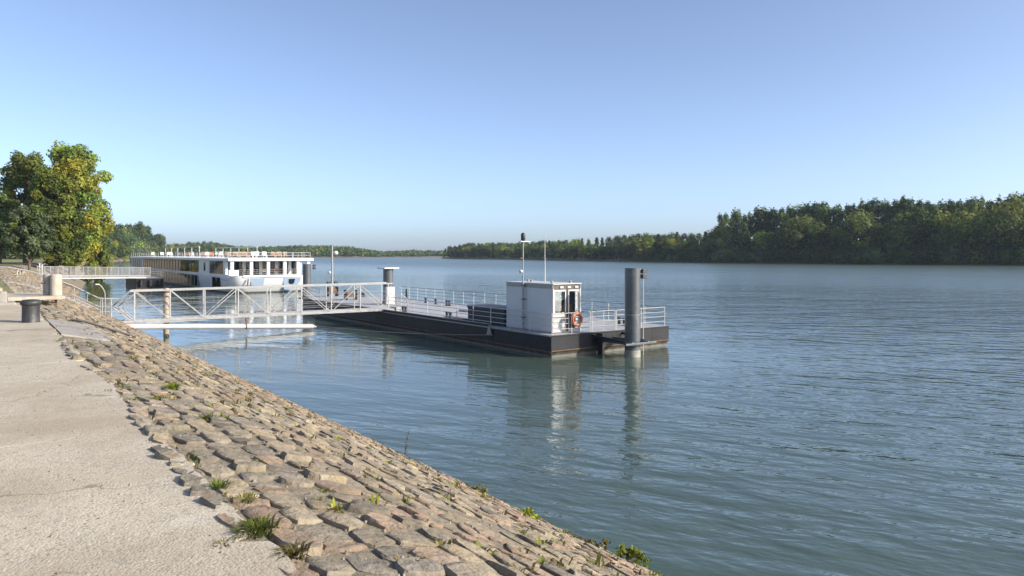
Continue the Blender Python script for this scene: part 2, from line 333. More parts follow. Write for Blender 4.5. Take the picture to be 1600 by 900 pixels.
# promenade: a bed with separate old concrete slabs on it
struct('promenade', MB().box(-60, 1.32, -14, 60, 3.0, 3.588), SOIL)
promenade = bpy.data.objects['promenade']
def slab_material():
    m = mat('exposed_aggregate', (0.46, 0.405, 0.308), 0.92, 0, 0.14, 0.9, 0.0)
    nt = m.node_tree; b = nt.nodes['Principled BSDF']; old = b.inputs['Base Color'].links[0].from_socket
    tc = nt.nodes.new('ShaderNodeTexCoord')
    def noise(scale, detail, rough=0.6):
        n = nt.nodes.new('ShaderNodeTexNoise'); n.inputs['Scale'].default_value = scale; n.inputs['Detail'].default_value = detail; n.inputs['Roughness'].default_value = rough
        nt.links.new(tc.outputs['Object'], n.inputs['Vector']); return n.outputs['Fac']
    def rng(s, a, c, lo, hi):
        q = nt.nodes.new('ShaderNodeMapRange')
        for i, x in enumerate((a, c, lo, hi)): q.inputs[1+i].default_value = x
        nt.links.new(s, q.inputs[0]); return q.outputs[0]
    vo = nt.nodes.new('ShaderNodeTexVoronoi'); vo.inputs['Scale'].default_value = 62; nt.links.new(tc.outputs['Object'], vo.inputs['Vector'])
    sp = nt.nodes.new('ShaderNodeSeparateColor'); nt.links.new(vo.outputs['Color'], sp.inputs[0])
    def mixc(f, a, col):
        mx = nt.nodes.new('ShaderNodeMix'); mx.data_type = 'RGBA'; mx.inputs[7].default_value = (*col, 1)
        nt.links.new(f, mx.inputs[0]); nt.links.new(a, mx.inputs[6]); return mx.outputs[2]
    c = mixc(rng(sp.outputs[0], 0.82, 0.9, 0, 0.5), old, (0.20, 0.165, 0.125))
    c = mixc(rng(sp.outputs[1], 0.85, 0.92, 0, 0.5), c, (0.62, 0.55, 0.44))
    c = mixc(rng(noise(0.55, 8, 0.7), 0.46, 0.64, 0, 0.7), c, (0.33, 0.27, 0.185))
    c = mixc(rng(noise(2.3, 8, 0.75), 0.56, 0.7, 0, 0.5), c, (0.27, 0.24, 0.19))
    c = mixc(rng(noise(1.3, 6, 0.6), 0.60, 0.70, 0, 0.5), c, (0.58, 0.54, 0.47))
    vc = nt.nodes.new('ShaderNodeTexVoronoi'); vc.feature = 'DISTANCE_TO_EDGE'; vc.inputs['Scale'].default_value = 0.33
    dn = nt.nodes.new('ShaderNodeTexNoise'); dn.inputs['Scale'].default_value = 2.2; dn.inputs['Detail'].default_value = 6; nt.links.new(tc.outputs['Object'], dn.inputs['Vector'])
    dm = nt.nodes.new('ShaderNodeVectorMath'); dm.operation = 'MULTIPLY_ADD'; dm.inputs[1].default_value = (0.9, 0.9, 0); nt.links.new(dn.outputs['Color'], dm.inputs[0]); nt.links.new(tc.outputs['Object'], dm.inputs[2])
    nt.links.new(dm.outputs[0], vc.inputs['Vector'])
    ck = nt.nodes.new('ShaderNodeMath'); ck.operation = 'MULTIPLY'; nt.links.new(rng(vc.outputs['Distance'], 0.0, 0.006, 0.8, 0), ck.inputs[0]); nt.links.new(rng(noise(0.8, 3), 0.45, 0.55, 0, 1), ck.inputs[1])
    c = mixc(ck.outputs[0], c, (0.16, 0.13, 0.09))
    c = mixc(rng(noise(9, 6, 0.7), 0.60, 0.75, 0, 0.5), c, (0.25, 0.215, 0.165))
    nt.links.new(c, b.inputs['Base Color'])
    h1 = nt.nodes.new('ShaderNodeMath'); h1.operation = 'MULTIPLY_ADD'; h1.inputs[1].default_value = 0.35
    nt.links.new(noise(38, 4), h1.inputs[0]); nt.links.new(rng(vo.outputs['Distance'], 0, 0.7, 0.5, 0), h1.inputs[2])
    h2 = nt.nodes.new('ShaderNodeMath'); h2.operation = 'MULTIPLY_ADD'; h2.inputs[1].default_value = 1.4
    nt.links.new(noise(6, 4), h2.inputs[0]); nt.links.new(h1.outputs[0], h2.inputs[2])
    bp = nt.nodes.new('ShaderNodeBump'); bp.inputs['Distance'].default_value = 0.005; bp.inputs['Strength'].default_value = 1.0
    nt.links.new(h2.outputs[0], bp.inputs['Height']); nt.links.new(bp.outputs[0], b.inputs['Normal'])
    return m
SLAB = slab_material()
joints = [-12, -5.5, 0.9, 4.25, 7.4, 12.7, 17.2, 21.2, 26.5, 32.0, 37.5, 43, 49, 55]
cols_v = [-9.6, -4.9, 1.30]
rs = random.Random(3)
def wander(n, amp, r):
    """a broken edge: slow drift plus small chips"""
    p1, p2, p3 = r.uniform(0, 6), r.uniform(0, 6), r.uniform(0, 6)
    return [amp*(0.6*math.sin(0.31*i + p1) + 0.35*math.sin(0.83*i + p2) + 0.25*math.sin(2.1*i + p3) + r.uniform(-0.35, 0.35)) for i in range(n)]
jw = [wander(80, 0.035, rs) for _ in joints]; jg = [[max(0.0012, 0.007*(w + 0.3)) for w in wander(80, 1.0, rs)] for _ in joints]
ew = wander(700, 0.03, rs)
def edge_off(u): return ew[int((u + 14)/0.1) % 700]
for i in range(len(joints) - 1):
    for k in range(2):
        a, b_ = joints[i], joints[i+1]; c0, c1 = cols_v[k], cols_v[k+1]
        poly = []; nn_ = 40
        for q in range(nn_):                                   # near joint, left to right
            t = q/nn_; poly.append((c0 + 0.003 + (c1 - c0)*t, a + jw[i][q + 40*k] + jg[i][q + 40*k]))
        m_ = int((b_ - a)/0.1)
        for q in range(m_):                                    # free edge towards the stones
            u = a + 0.05 + (b_ - a - 0.1)*q/m_; poly.append((c1 - 0.003 + (edge_off(u) if k == 1 else 0), u))
        for q in range(nn_ - 1, -1, -1):
            t = q/nn_; poly.append((c0 + 0.003 + (c1 - c0)*t, b_ + jw[i+1][q + 40*k] - jg[i+1][q + 40*k]))
        z = 3.6 + rs.uniform(-0.002, 0.002)
        part('concrete_slab', MB().prism(poly, 3.46, z), SLAB, promenade)

ap = MB(); na = 14
for i in range(na + 1):
    u = 17.2 + 4.3*i/na
    for v in (1.34, 1.7, 2.05, 2.34 + 0.05*math.sin(i*1.7)): ap.v.append((v, u + (0.04*math.sin(v*9) if i in (0, na) else 0), bank_z(v, u) + 0.035))
for i in range(na + 1):
    for v in (1.34, 1.7, 2.05, 2.34 + 0.05*math.sin(i*1.7)): ap.v.append((v, 17.2 + 4.3*i/na, bank_z(v, 20) - 0.2))
o4 = (na + 1)*4
for i in range(na):
    for j in range(3): q = i*4 + j; ap.f.append((q, q+1, q+5, q+4))
    q = i*4 + 3; ap.f.append((q, q + o4, q + 4 + o4, q + 4))
for j in range(3): ap.f.append((j, j + o4, j + 1 + o4, j + 1)); q = na*4 + j; ap.f.append((q, q+1, q+1+o4, q+o4))
part('concrete_apron', ap, CONCD, promenade)
# ------------------------------------------------------------------ revetment stones
SVs = np.array([1.30, 2.4, 4.2, 6.8, 8.6, 9.0, 10.0]); SZs = np.interp(SVs, PV, PZ)
SS = np.concatenate([[0], np.cumsum(np.hypot(np.diff(SVs), np.diff(SZs)))])
STONE = mat('revetment_stone', (0.3, 0.25, 0.2), 0.9, 0, 0.42, 8.0, 0.03, 16, dirt=(0.14, 0.115, 0.07), damt=0.8, dscale=2.2, attr=True)
def stone_lichen():
    nt = STONE.node_tree; b = nt.nodes['Principled BSDF']; old = b.inputs['Base Color'].links[0].from_socket
    tc = nt.nodes.new('ShaderNodeTexCoord'); g = nt.nodes.new('ShaderNodeNewGeometry')
    def layer(prev, scale, lo, hi, amt, col):
        n = nt.nodes.new('ShaderNodeTexNoise'); n.inputs['Scale'].default_value = scale; n.inputs['Detail'].default_value = 9; n.inputs['Roughness'].default_value = 0.72
        nt.links.new(g.outputs['Position'], n.inputs['Vector'])
        q = nt.nodes.new('ShaderNodeMapRange'); q.inputs[1].default_value = lo; q.inputs[2].default_value = hi; q.inputs[4].default_value = amt; nt.links.new(n.outputs['Fac'], q.inputs[0])
        mx = nt.nodes.new('ShaderNodeMix'); mx.data_type = 'RGBA'; mx.inputs[7].default_value = (*col, 1)
        nt.links.new(q.outputs[0], mx.inputs[0]); nt.links.new(prev, mx.inputs[6]); return mx.outputs[2]
    c = layer(old, 1.1, 0.48, 0.62, 0.5, (0.36, 0.315, 0.24))       # old mortar and dust smeared over the heads
    c = layer(c, 3.4, 0.58, 0.70, 0.6, (0.44, 0.40, 0.32))
    c = layer(c, 1.7, 0.57, 0.70, 0.5, (0.15, 0.15, 0.065))          # moss
    c = layer(c, 7.0, 0.55, 0.68, 0.7, (0.10, 0.085, 0.06))
    nt.links.new(c, b.inputs['Base Color'])
stone_lichen()
def slope_frame(s):
    v = float(np.interp(s, SS, SVs)); z = float(np.interp(s, SS, SZs)); e = 0.3
    v2 = float(np.interp(s + e, SS, SVs)); z2 = float(np.interp(s + e, SS, SZs)); v1 = float(np.interp(s - e, SS, SVs)); z1 = float(np.interp(s - e, SS, SZs))
    d = Vector((v2 - v1, 0, z2 - z1)).normalized(); return v, z, d, Vector((-d.z, 0, d.x))
PAL = [(0.25, 0.21, 0.15), (0.30, 0.245, 0.165), (0.21, 0.18, 0.13), (0.15, 0.138, 0.115), (0.33, 0.27, 0.185), (0.28, 0.19, 0.13), (0.19, 0.165, 0.125), (0.28, 0.235, 0.17), (0.32, 0.255, 0.15), (0.30, 0.20, 0.14)]
def stone_geo(s, u, ls, lu, r, n=8, fine=True):
    """irregular dressed block: sunk foot, rough sides, rounded shoulder, uneven head"""
    v, z, d, nn = slope_frame(s); v += dv(u); y = Vector((0, 1, 0)); c = Vector((v, u, z))
    hgt = r.uniform(0.008, 0.026) if r.random() < 0.8 else r.uniform(0.026, 0.048)
    tx, ty = r.uniform(-0.03, 0.095), r.uniform(-0.06, 0.06)
    rings = []; rot = r.uniform(-0.12, 0.12)
    base = []
    for j in range(n):
        a = 2*math.pi*(j + 0.5)/n + r.uniform(-0.24, 0.24)
        ca, sa = math.cos(a), math.sin(a); q = 1.0 / max(abs(ca), abs(sa)) ** 0.85
        k = r.uniform(0.83, 1.06)
        px, py = ca*q*k*ls/2, sa*q*k*lu/2
        base.append((px*math.cos(rot) - py*math.sin(rot), px*math.sin(rot) + py*math.cos(rot)))
    def ring(sc_, h, jit):
        out = []
        for px, py in base:
            hh = h + (-(px)*tx + py*ty if h > 0 else 0) + r.uniform(-jit, jit)
            out.append(c + d*(px*sc_) + y*(py*sc_) + nn*hh)
        return out
    rings = [ring(1.0, -0.10, 0), ring(0.98, hgt*0.45, 0.006), ring(0.905, hgt*0.92, 0.008)]
    if fine: rings.append(ring(0.55, hgt*1.0, 0.013))
    vs = [p for q in rings for p in q]; fs = []
    for i in range(len(rings)-1):
        fs += [(i*n+j, i*n+(j+1)%n, (i+1)*n+(j+1)%n, (i+1)*n+j) for j in range(n)]
    top = c + nn*(hgt*1.04); vs.append(top); k = (len(rings)-1)*n
    fs += [(k+j, k+(j+1)%n, len(vs)-1) for j in range(n)]
    return vs, fs, c
def stone_colour(s, u, r):
    c = list(r.choice(PAL))
    if s < 1.0 and r.random() < (0.7 if 13 < u < 18 else 0.22): c = [0.14, 0.13, 0.112]
    if 4.2 < s < 6.8 and r.random() < 0.42: c = [0.29, 0.165, 0.115]
    if s > 8.3: c = [0.5*c[0], 0.52*c[1], 0.45*c[2]]      # wet, algae covered foot of the slope
    if s > 8.75: c = [0.05, 0.055, 0.032]
    c = c if s > 8.3 else [0.38*m_ + 0.62*x for x, m_ in zip(c, (0.245, 0.208, 0.155))]
    k = r.uniform(0.74, 1.16); return [c[0]*k*1.01, c[1]*k*0.99, c[2]*k*0.95]
def set_col(me, cols):
    a = me.attributes.new('Col', 'FLOAT_COLOR', 'FACE'); c4 = np.ones((len(cols), 4), np.float32); c4[:, :3] = cols
    a.data.foreach_set('color', c4.ravel())
rs = random.Random(21)
stones = []
s = 0.03
row = 0
while s < SS[-1] - 0.2:
    wd = rs.uniform(0.16, 0.34) if s < 4 else rs.uniform(0.15, 0.30)
    u = -3.0 + rs.uniform(0, 0.3)
    while u < 118:
        grow = 1.0 if u < 45 else 1.5
        lu = (rs.uniform(0.13, 0.26) if rs.random() < 0.35 else rs.uniform(0.25, 0.50)) * grow
        uc = u + lu/2
        skip = (s < 0.95 and 17.0 < uc < 21.7) or rs.random() < 0.035
        if not skip: stones.append((s + wd/2 + rs.uniform(-0.025, 0.025) + 0.07*math.sin(uc*0.8 + row*0.35), uc, wd*rs.uniform(1.0, 1.2), lu*1.06))
        u += lu + rs.uniform(0.0, 0.015)
    s += wd; row += 1
def img_size(st):
    v, z, d, nn = slope_frame(st[0]); x, y = B2W(v + dv(st[1]), st[1])
    if y < 1: return 0
    px = 800 + F*x/y; py = Y0 + F*(H - z)/y
    if not (-10 < px < 1610 and py < 915): return 0
    f = max(0.02, Vector((-x, -y, H - z)).normalized().dot(Vector((nn.x*N[0], nn.x*N[1], nn.z))))
    return st[2]*st[3]*f/(y*y)
order = sorted(range(len(stones)), key=lambda i: -img_size(stones[i]))
near = set(order[:300])
AV, AF, AC = [], [], []
for i, st in enumerate(stones):
    r = random.Random(1000 + i); far = st[1] > 32
    vs, fs, c = stone_geo(*st, r, 8 if not far else 6, not far); col = stone_colour(st[0], st[1], r)
    if i in near:
        o = mesh_obj('stone', [tuple(p - c) for p in vs], fs, STONE, embankment, smooth=42); o.location = c
        set_col(o.data, [col] * len(fs))
    else:
        k = len(AV); AV += [tuple(p) for p in vs]; AF += [tuple(a + k for a in f) for f in fs]; AC += [col] * len(fs)
o = mesh_obj('stone_courses', AV, AF, STONE, embankment, smooth=42); o['kind'] = 'stuff'; set_col(o.data, AC)

# ------------------------------------------------------------------ foliage
def leaf_cloud(blobs, n, size, rs_, flat=0.75, spread=(0.55, 1.05), bias=0.75):
    """leaf faces spread through ellipsoid clumps; blobs: (x,y,z,rx,ry,rz,(r,g,b))"""
    b = np.array([q[:6] for q in blobs], float); cols = np.array([q[6] for q in blobs], float)
    wgt = (b[:, 3]*b[:, 4] + b[:, 4]*b[:, 5] + b[:, 3]*b[:, 5]); wgt /= wgt.sum()
    idx = rs_.choice(len(b), n, p=wgt)
    d = rs_.normal(size=(n, 3)); d /= np.linalg.norm(d, axis=1, keepdims=True)
    rad = rs_.uniform(spread[0], spread[1], n) * (1 + 0.12*rs_.normal(size=n))
    P = b[idx, :3] + d * b[idx, 3:6] * rad[:, None]
    nrm = d*bias + rs_.normal(size=(n, 3))*0.55 + np.array([0, 0, 0.25]); nrm /= np.linalg.norm(nrm, axis=1, keepdims=True)
    t = rs_.normal(size=(n, 3)); t -= nrm*(t*nrm).sum(1, keepdims=True); t /= np.linalg.norm(t, axis=1, keepdims=True)
    w = np.cross(nrm, t); sz = size*rs_.uniform(0.6, 1.4, n)[:, None]
    a = t*sz*0.62; c = w*sz*0.42*flat/0.75
    V = np.stack([P - a, P - c*1.0 + a*0.1, P + a, P + c*1.0 + a*0.1], 1).reshape(-1, 3)
    Q = np.arange(4*n).reshape(n, 4)
    col = cols[idx] * rs_.uniform(0.75, 1.25, (n, 1))
    return V, Q, col
def limb(mb, p0, p1, r0, r1, r, bend=0.12, k=5, n=7):
    p0 = Vector(p0); p1 = Vector(p1); L = (p1-p0).length
    off = Vector((r.uniform(-1,1), r.uniform(-1,1), r.uniform(-0.3,0.6)))*L*bend
    pts = [p0.lerp(p1, i/k) + off*math.sin(math.pi*i/k) for i in range(k+1)]
    mb.tube(pts, [r0 + (r1-r0)*i/k for i in range(k+1)], n)
GREENS = {'mid': [(0.075, 0.105, 0.028), (0.06, 0.09, 0.025), (0.095, 0.12, 0.032)],
          'dark': [(0.042, 0.070, 0.026), (0.034, 0.058, 0.022), (0.055, 0.082, 0.028)],
          'grey': [(0.085, 0.105, 0.055), (0.07, 0.092, 0.045), (0.10, 0.12, 0.065)],
          'gold': [(0.165, 0.145, 0.024), (0.15, 0.145, 0.027), (0.13, 0.14, 0.028)],
          'lime': [(0.15, 0.18, 0.032), (0.125, 0.16, 0.032), (0.17, 0.19, 0.038)]}
GREENS = {k: [tuple(x*1.45 for x in c) for c in v] for k, v in GREENS.items()}
def make_crown(seed, h, w, kind, pal, nblob, nleaf, size, base=0.2, bias=0.85, lobe=1.0, gold_side=0.0):
    """returns crown arrays and a trunk mesh for a tree of height h, width w"""
    r = random.Random(seed); rs_ = np.random.RandomState(seed); blobs = []; tr = MB()
    zb = h*base
    th = h*(0.62 if kind != 'shrub' else 0.3)
    tr.tube([(0,0,-0.4), (0.02*w*r.uniform(-1,1), 0, th*0.4), (0.04*w*r.uniform(-1,1), 0.03*w*r.uniform(-1,1), th), (0.05*w*r.uniform(-1,1), 0.04*w, h*0.9)],
            [h*0.022, h*0.017, h*0.011, h*0.003], 8)
    for i in range(nblob):
        t = (i + r.random())/nblob; a = i*2.399 + r.uniform(-0.5, 0.5)
        if kind == 'poplar':
            z = zb + (h - zb)*(0.05 + 0.88*t); prof = math.sin(math.pi*(0.14 + 0.62*t))**0.7
            rad = w*0.5*prof*r.uniform(0.15, 0.8); br = w*r.uniform(0.14, 0.24); bz = br*r.uniform(1.3, 2.2)
        elif kind == 'shrub':
            z = h*(0.12 + 0.62*t); rad = w*0.5*math.sqrt(max(0.05, 1 - (z/h)**2))*r.uniform(0.3, 0.85); br = w*r.uniform(0.14, 0.24); bz = br*r.uniform(0.7, 1.0)
        elif kind == 'cone':
            z = zb + (h - zb)*(0.04 + 0.90*t); rad = w*0.5*(1.02 - t)*r.uniform(0.2, 0.9); br = w*r.uniform(0.10, 0.18)*(1.25 - 0.6*t); bz = br*r.uniform(0.8, 1.3)
        else:
            z = zb + (h - zb)*(0.06 + 0.84*t); prof = math.sin(math.pi*(0.16 + 0.72*t))**0.75
            rad = w*0.5*prof*r.uniform(0.25, 1.0); br = w*r.uniform(0.075, 0.175); bz = br*r.uniform(0.75, 1.2)
        br *= lobe; bz *= lobe; z = min(z, h - bz*0.95)
        x, y = rad*math.cos(a), rad*math.sin(a)
        p = r.choice(GREENS[pal if isinstance(pal, str) else r.choice(pal)])
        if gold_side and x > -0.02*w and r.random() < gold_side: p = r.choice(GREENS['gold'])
        k = r.uniform(0.85, 1.15)
        blobs.append((x, y, z, br, br*r.uniform(0.85, 1.15), bz, tuple(c*k for c in p)))
        if kind != 'shrub' and i % 2 == 0:
            z0 = max(h*0.12, z - h*0.22 - rad*0.3); limb(tr, (0.02*w, 0, min(z0, h*0.7)), (x*0.8, y*0.8, z), h*0.007, h*0.0025, r)
    V, Q, col = leaf_cloud(blobs, nleaf, size, rs_, bias=bias)
    return V, Q, col, tr
PROTO = {}
def proto(key, seed, h, w, kind, pal, nblob, nleaf, size, base=0.2, lobe=1.0):
    V, Q, col, tr = make_crown(seed, h, w, kind, pal, nblob, nleaf, size, base, 1.5, lobe)
    me_t = bpy.data.meshes.new('trunk'); me_t.from_pydata(tr.v, [], tr.f); me_t.update(); me_t.materials.append(BARK)
    me_t.polygons.foreach_set('use_smooth', [True]*len(me_t.polygons))
    o = tris_obj('crown', V, Q, col, LEAF); me_c = o.data; bpy.data.objects.remove(o)
    PROTO[key] = (me_t, me_c, h, w)
def plant_tree(key, name, x, y, z, hgt, label, cat='tree', group=None, wscale=1.0, rz=None):
    me_t, me_c, h0, w0 = PROTO[key]
    o = bpy.data.objects.new(name, None); C.objects.link(o); o.location = (x, y, z); o.empty_display_size = 0.5
    o.rotation_euler = (0, 0, rnd.uniform(0, 6.28) if rz is None else rz)
    s_ = hgt/h0; o.scale = (s_*wscale, s_*wscale, s_)
    tag(o, label, cat, group)
    for n_, me in (('trunk', me_t), ('crown', me_c)):
        c = bpy.data.objects.new(n_, me); C.objects.link(c); c.parent = o
    return o

# the big trees on the left bank (about 20 m, 80 to 130 m away)
ONES = ['', 'first', 'second', 'third', 'fourth', 'fifth', 'sixth', 'seventh', 'eighth', 'ninth', 'tenth', 'eleventh', 'twelfth', 'thirteenth', 'fourteenth', 'fifteenth', 'sixteenth', 'seventeenth', 'eighteenth', 'nineteenth']
TENS = {2: ('twentieth', 'twenty'), 3: ('thirtieth', 'thirty'), 4: ('fortieth', 'forty'), 5: ('fiftieth', 'fifty'), 6: ('sixtieth', 'sixty')}
COUNT = {}
def nth(key):
    n = COUNT[key] = COUNT.get(key, 0) + 1
    return ONES[n] if n < 20 else (TENS[n//10][0] if n % 10 == 0 else TENS[n//10][1] + '-' + ONES[n % 10])
def px_to(px, y): return ((px - 800)/F*y, y)
def big_tree(name, px, ybase, y, ytop, wpx, kind, pal, nblob, nleaf, size, base, seed, label, gold_side=0.0):
    x, yy = px_to(px, y); z = H - (ybase - Y0)*y/F
    v, u = W2B(x, yy); zg = bank_z(v, u)
    h = (ybase - ytop)*y/F; w = wpx*y/F
    V, Q, col, tr = make_crown(seed, h + (z - zg), w, kind, pal, nblob, nleaf, size, base, 0.95, 1.0, gold_side)
    o = bpy.data.objects.new(name, None); C.objects.link(o); o.location = (x, yy, zg - 0.05); tag(o, label, 'tree')
    mesh_obj('trunk', tr.v, tr.f, BARK, o, smooth=60); tris_obj('crown', V, Q, col, LEAF, o)
    return o
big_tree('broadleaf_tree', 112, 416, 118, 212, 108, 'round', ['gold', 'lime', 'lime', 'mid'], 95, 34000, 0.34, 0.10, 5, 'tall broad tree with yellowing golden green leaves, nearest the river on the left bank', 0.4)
big_tree('broadleaf_tree', 88, 416, 108, 262, 78, 'round', ['lime', 'mid', 'mid'], 70, 30000, 0.32, 0.10, 6, 'bright green bushy tree with thick trunk behind the ship gangway')
big_tree('broadleaf_tree', 40, 414, 124, 229, 80, 'round', ['mid', 'mid', 'lime'], 60, 17000, 0.35, 0.22, 8, 'dark green loose crowned tall tree at the far left, left of the golden tree')
big_tree('broadleaf_tree', 46, 423, 92, 318, 64, 'round', ['grey', 'grey', 'mid'], 46, 16000, 0.30, 0.24, 9, 'small grey green tree with slim bare trunk on the grassy bank')
big_tree('broadleaf_tree', 0, 412, 112, 296, 60, 'round', ['mid', 'dark', 'lime'], 42, 9000, 0.45, 0.22, 10, 'mid green tree cut by the left edge of the picture')
big_tree('broadleaf_tree', 150, 412, 135, 340, 50, 'round', ['mid', 'gold', 'lime'], 36, 8000, 0.45, 0.05, 13, 'low yellow green bushy tree at the water under the golden tree')

# prototypes for far trees
proto('poplar1', 31, 30, 11, 'poplar', ['dark', 'mid'], 18, 3200, 0.85, 0.25)
proto('poplar2', 32, 30, 9, 'poplar', ['dark', 'dark', 'mid'], 15, 2800, 0.85, 0.22)
proto('poplar3', 33, 30, 12, 'poplar', ['mid', 'dark'], 20, 3400, 0.85, 0.28)
proto('round1', 34, 22, 16, 'round', ['mid', 'dark', 'dark'], 19, 4200, 0.8, 0.06, 1.55)
proto('round2', 35, 22, 18, 'round', ['mid', 'lime', 'dark'], 19, 4200, 0.8, 0.05, 1.55)
proto('round3', 36, 22, 15, 'round', ['dark', 'dark', 'mid'], 19, 4200, 0.8, 0.08, 1.55)
proto('round4', 37, 22, 16, 'round', ['lime', 'mid', 'gold'], 19, 4200, 0.8, 0.06, 1.55)
proto('round5', 44, 22, 17, 'round', ['grey', 'grey', 'mid'], 19, 4200, 0.8, 0.06, 1.55)
proto('shrub1', 38, 7, 10, 'shrub', ['grey', 'grey', 'lime'], 16, 1800, 0.5, 0.0)
proto('shrub2', 39, 7, 12, 'shrub', ['dark', 'mid'], 18, 1800, 0.5, 0.0)
proto('cone1', 40, 18, 9, 'cone', ['dark'], 22, 2400, 0.7, 0.1)
proto('tuftpine', 41, 20, 8, 'poplar', ['dark'], 10, 2000, 0.7, 0.35)

# ------------------------------------------------------------------ right bank and its wood
RX = [690, 730, 800, 900, 1000, 1128, 1300, 1600, 1800, 2100]
RY = [747, 710, 643, 529, 460, 393, 352, 307, 280, 250]
TOPX = [690, 700, 740, 800, 860, 900, 960, 1000, 1050, 1100, 1122, 1130, 1180, 1250, 1320, 1350, 1400, 1450, 1500, 1530, 1600, 1700]
TOPY = [392, 383, 378, 377, 374, 372, 367, 363, 361, 362, 356, 329, 322, 317, 312, 309, 305, 309, 311, 304, 301, 298]
def rb(px): return float(np.interp(px, RX, RY))
EARTH = mat('bank_earth', (0.17, 0.14, 0.095), 0.95, 0, 0.3, 0.3, dirt=(0.06, 0.08, 0.03), damt=0.8, dscale=0.15)
mb = MB(); pxs = [690, 700, 715] + list(range(730, 2101, 30))
for px in pxs:
    y = rb(px); x = (px-800)/F*y; d = Vector((x, y)).normalized()
    for k, (off, z) in enumerate(((-3, -1.5), (0, 0.0), (1.5, 0.35), (6, 1.3), (30, 1.9), (320, 4.0))):
        mb.v.append((x + d.x*off + (off*0.6 if off > 20 else 0), y + d.y*off, z))
for i in range(len(pxs)-1):
    for j in range(5):
        a = i*6 + j; mb.f.append((a, a+6, a+7, a+1))
o = mesh_obj('far_bank', mb.v, mb.f, EARTH, smooth=180); tag(o, kind='structure')
def at_right(px, back):
    y = rb(px); x = (px-800)/F*y; L = math.hypot(x, y); return x*(1 + back/L), y*(1 + back/L)
def top_h(px, y, z): return (Y0 - float(np.interp(px, TOPX, TOPY)))*y/F + H - z
n_poplar = n_round = 0
r = random.Random(77)
px = 1131
while px < 1640:        # skyline row, right
    x, y = at_right(px, r.uniform(20, 34)); z = 1.7; h = top_h(px, y, z)*r.uniform(0.93, 1.01)
    plant_tree(r.choice(['poplar1', 'poplar2', 'poplar3']), 'poplar_tree', x, y, z, h, nth('pop') + ' tall poplar from the left along the skyline of the right bank wood', group='skyline poplars of the right bank wood', wscale=r.uniform(0.85, 1.1))
    px += r.uniform(12, 20)
px = 696
while px < 1128:        # skyline row, middle distance
    x, y = at_right(px, r.uniform(16, 30)); z = 1.7; h = top_h(px, y, z)*r.uniform(0.90, 1.01)
    plant_tree(r.choice(['round1', 'round3', 'round2', 'cone1', 'poplar3']), 'wood_tree', x, y, z, h, nth('low') + ' skyline tree from the left in the lower wood behind the cabin', group='skyline trees of the lower far wood', wscale=r.uniform(0.9, 1.2))
    px += r.uniform(5.5, 9) if px < 900 else r.uniform(8, 13)
px = 1126
while px < 1650:        # front trees, right
    x, y = at_right(px, r.uniform(7, 14)); z = 1.4; h = top_h(px, y, z)*r.uniform(0.48, 0.86)
    if px > 1420: h *= 1.12
    k = r.choice(['round1', 'round2', 'round4', 'round4', 'round2', 'round3', 'round5'])
    plant_tree(k, 'wood_tree', x, y, z, h, nth('front') + ' broad tree from the left in the front row of the right bank wood', group='front trees of the right bank wood', wscale=r.uniform(0.8, 1.15))
    px += r.uniform(19, 36)
px = 694
while px < 1124:        # front trees, middle distance
    x, y = at_right(px, r.uniform(6, 12)); z = 1.4; h = top_h(px, y, z)*r.uniform(0.52, 0.86)
    plant_tree(r.choice(['round1', 'round2', 'round3', 'round4', 'round2']), 'wood_tree', x, y, z, h, nth('lowf') + ' tree from the left along the water edge of the lower far wood', group='front trees of the lower far wood', wscale=r.uniform(0.95, 1.3))
    px += r.uniform(7, 12) if px < 900 else r.uniform(10, 17)
px = 1000
while px < 1630:        # willow shrubs on the shore
    x, y = at_right(px, r.uniform(3, 5)); z = 0.8
    plant_tree(r.choice(['shrub1', 'shrub2', 'shrub2']), 'willow_shrub', x, y, z, r.uniform(4.5, 8.5), nth('shr') + ' low willow shrub from the left at the foot of the right wood', 'shrub', 'willow shrubs along the right shore', wscale=r.uniform(0.9, 1.3))
    px += r.uniform(10, 22)
for px, k, hh, lab in ((1338, 'shrub1', 9.5, 'largest pale grey green willow shrub at the right shore, left of its twin'), (1362, 'shrub1', 8.5, 'rounded pale willow shrub at the right shore, right of its larger twin'), (1148, 'shrub1', 9, 'willow shrub at the left foot of the tall poplars')):
    x, y = at_right(px, 2.5); plant_tree(k, 'willow_shrub', x, y, 0.6, hh, lab, 'shrub')
# the thicket inside the wood: one dense mass of leaves that closes the gaps
blobs = []
for i in range(420):
    px = r.uniform(698, 1680); x, y = at_right(px, r.uniform(9, 40)); hh = top_h(px, y, 1.5)*r.uniform(0.15, 0.62)
    blobs.append((x, y, 1 + hh*0.6, 7, 7, hh*0.5, r.choice(GREENS['dark'])))
V, Q, col = leaf_cloud(blobs, 40000, 1.5, np.random.RandomState(5), spread=(0.3, 1.0))
tag(tris_obj('wood_thicket', V, Q, col, LEAF), kind='stuff')

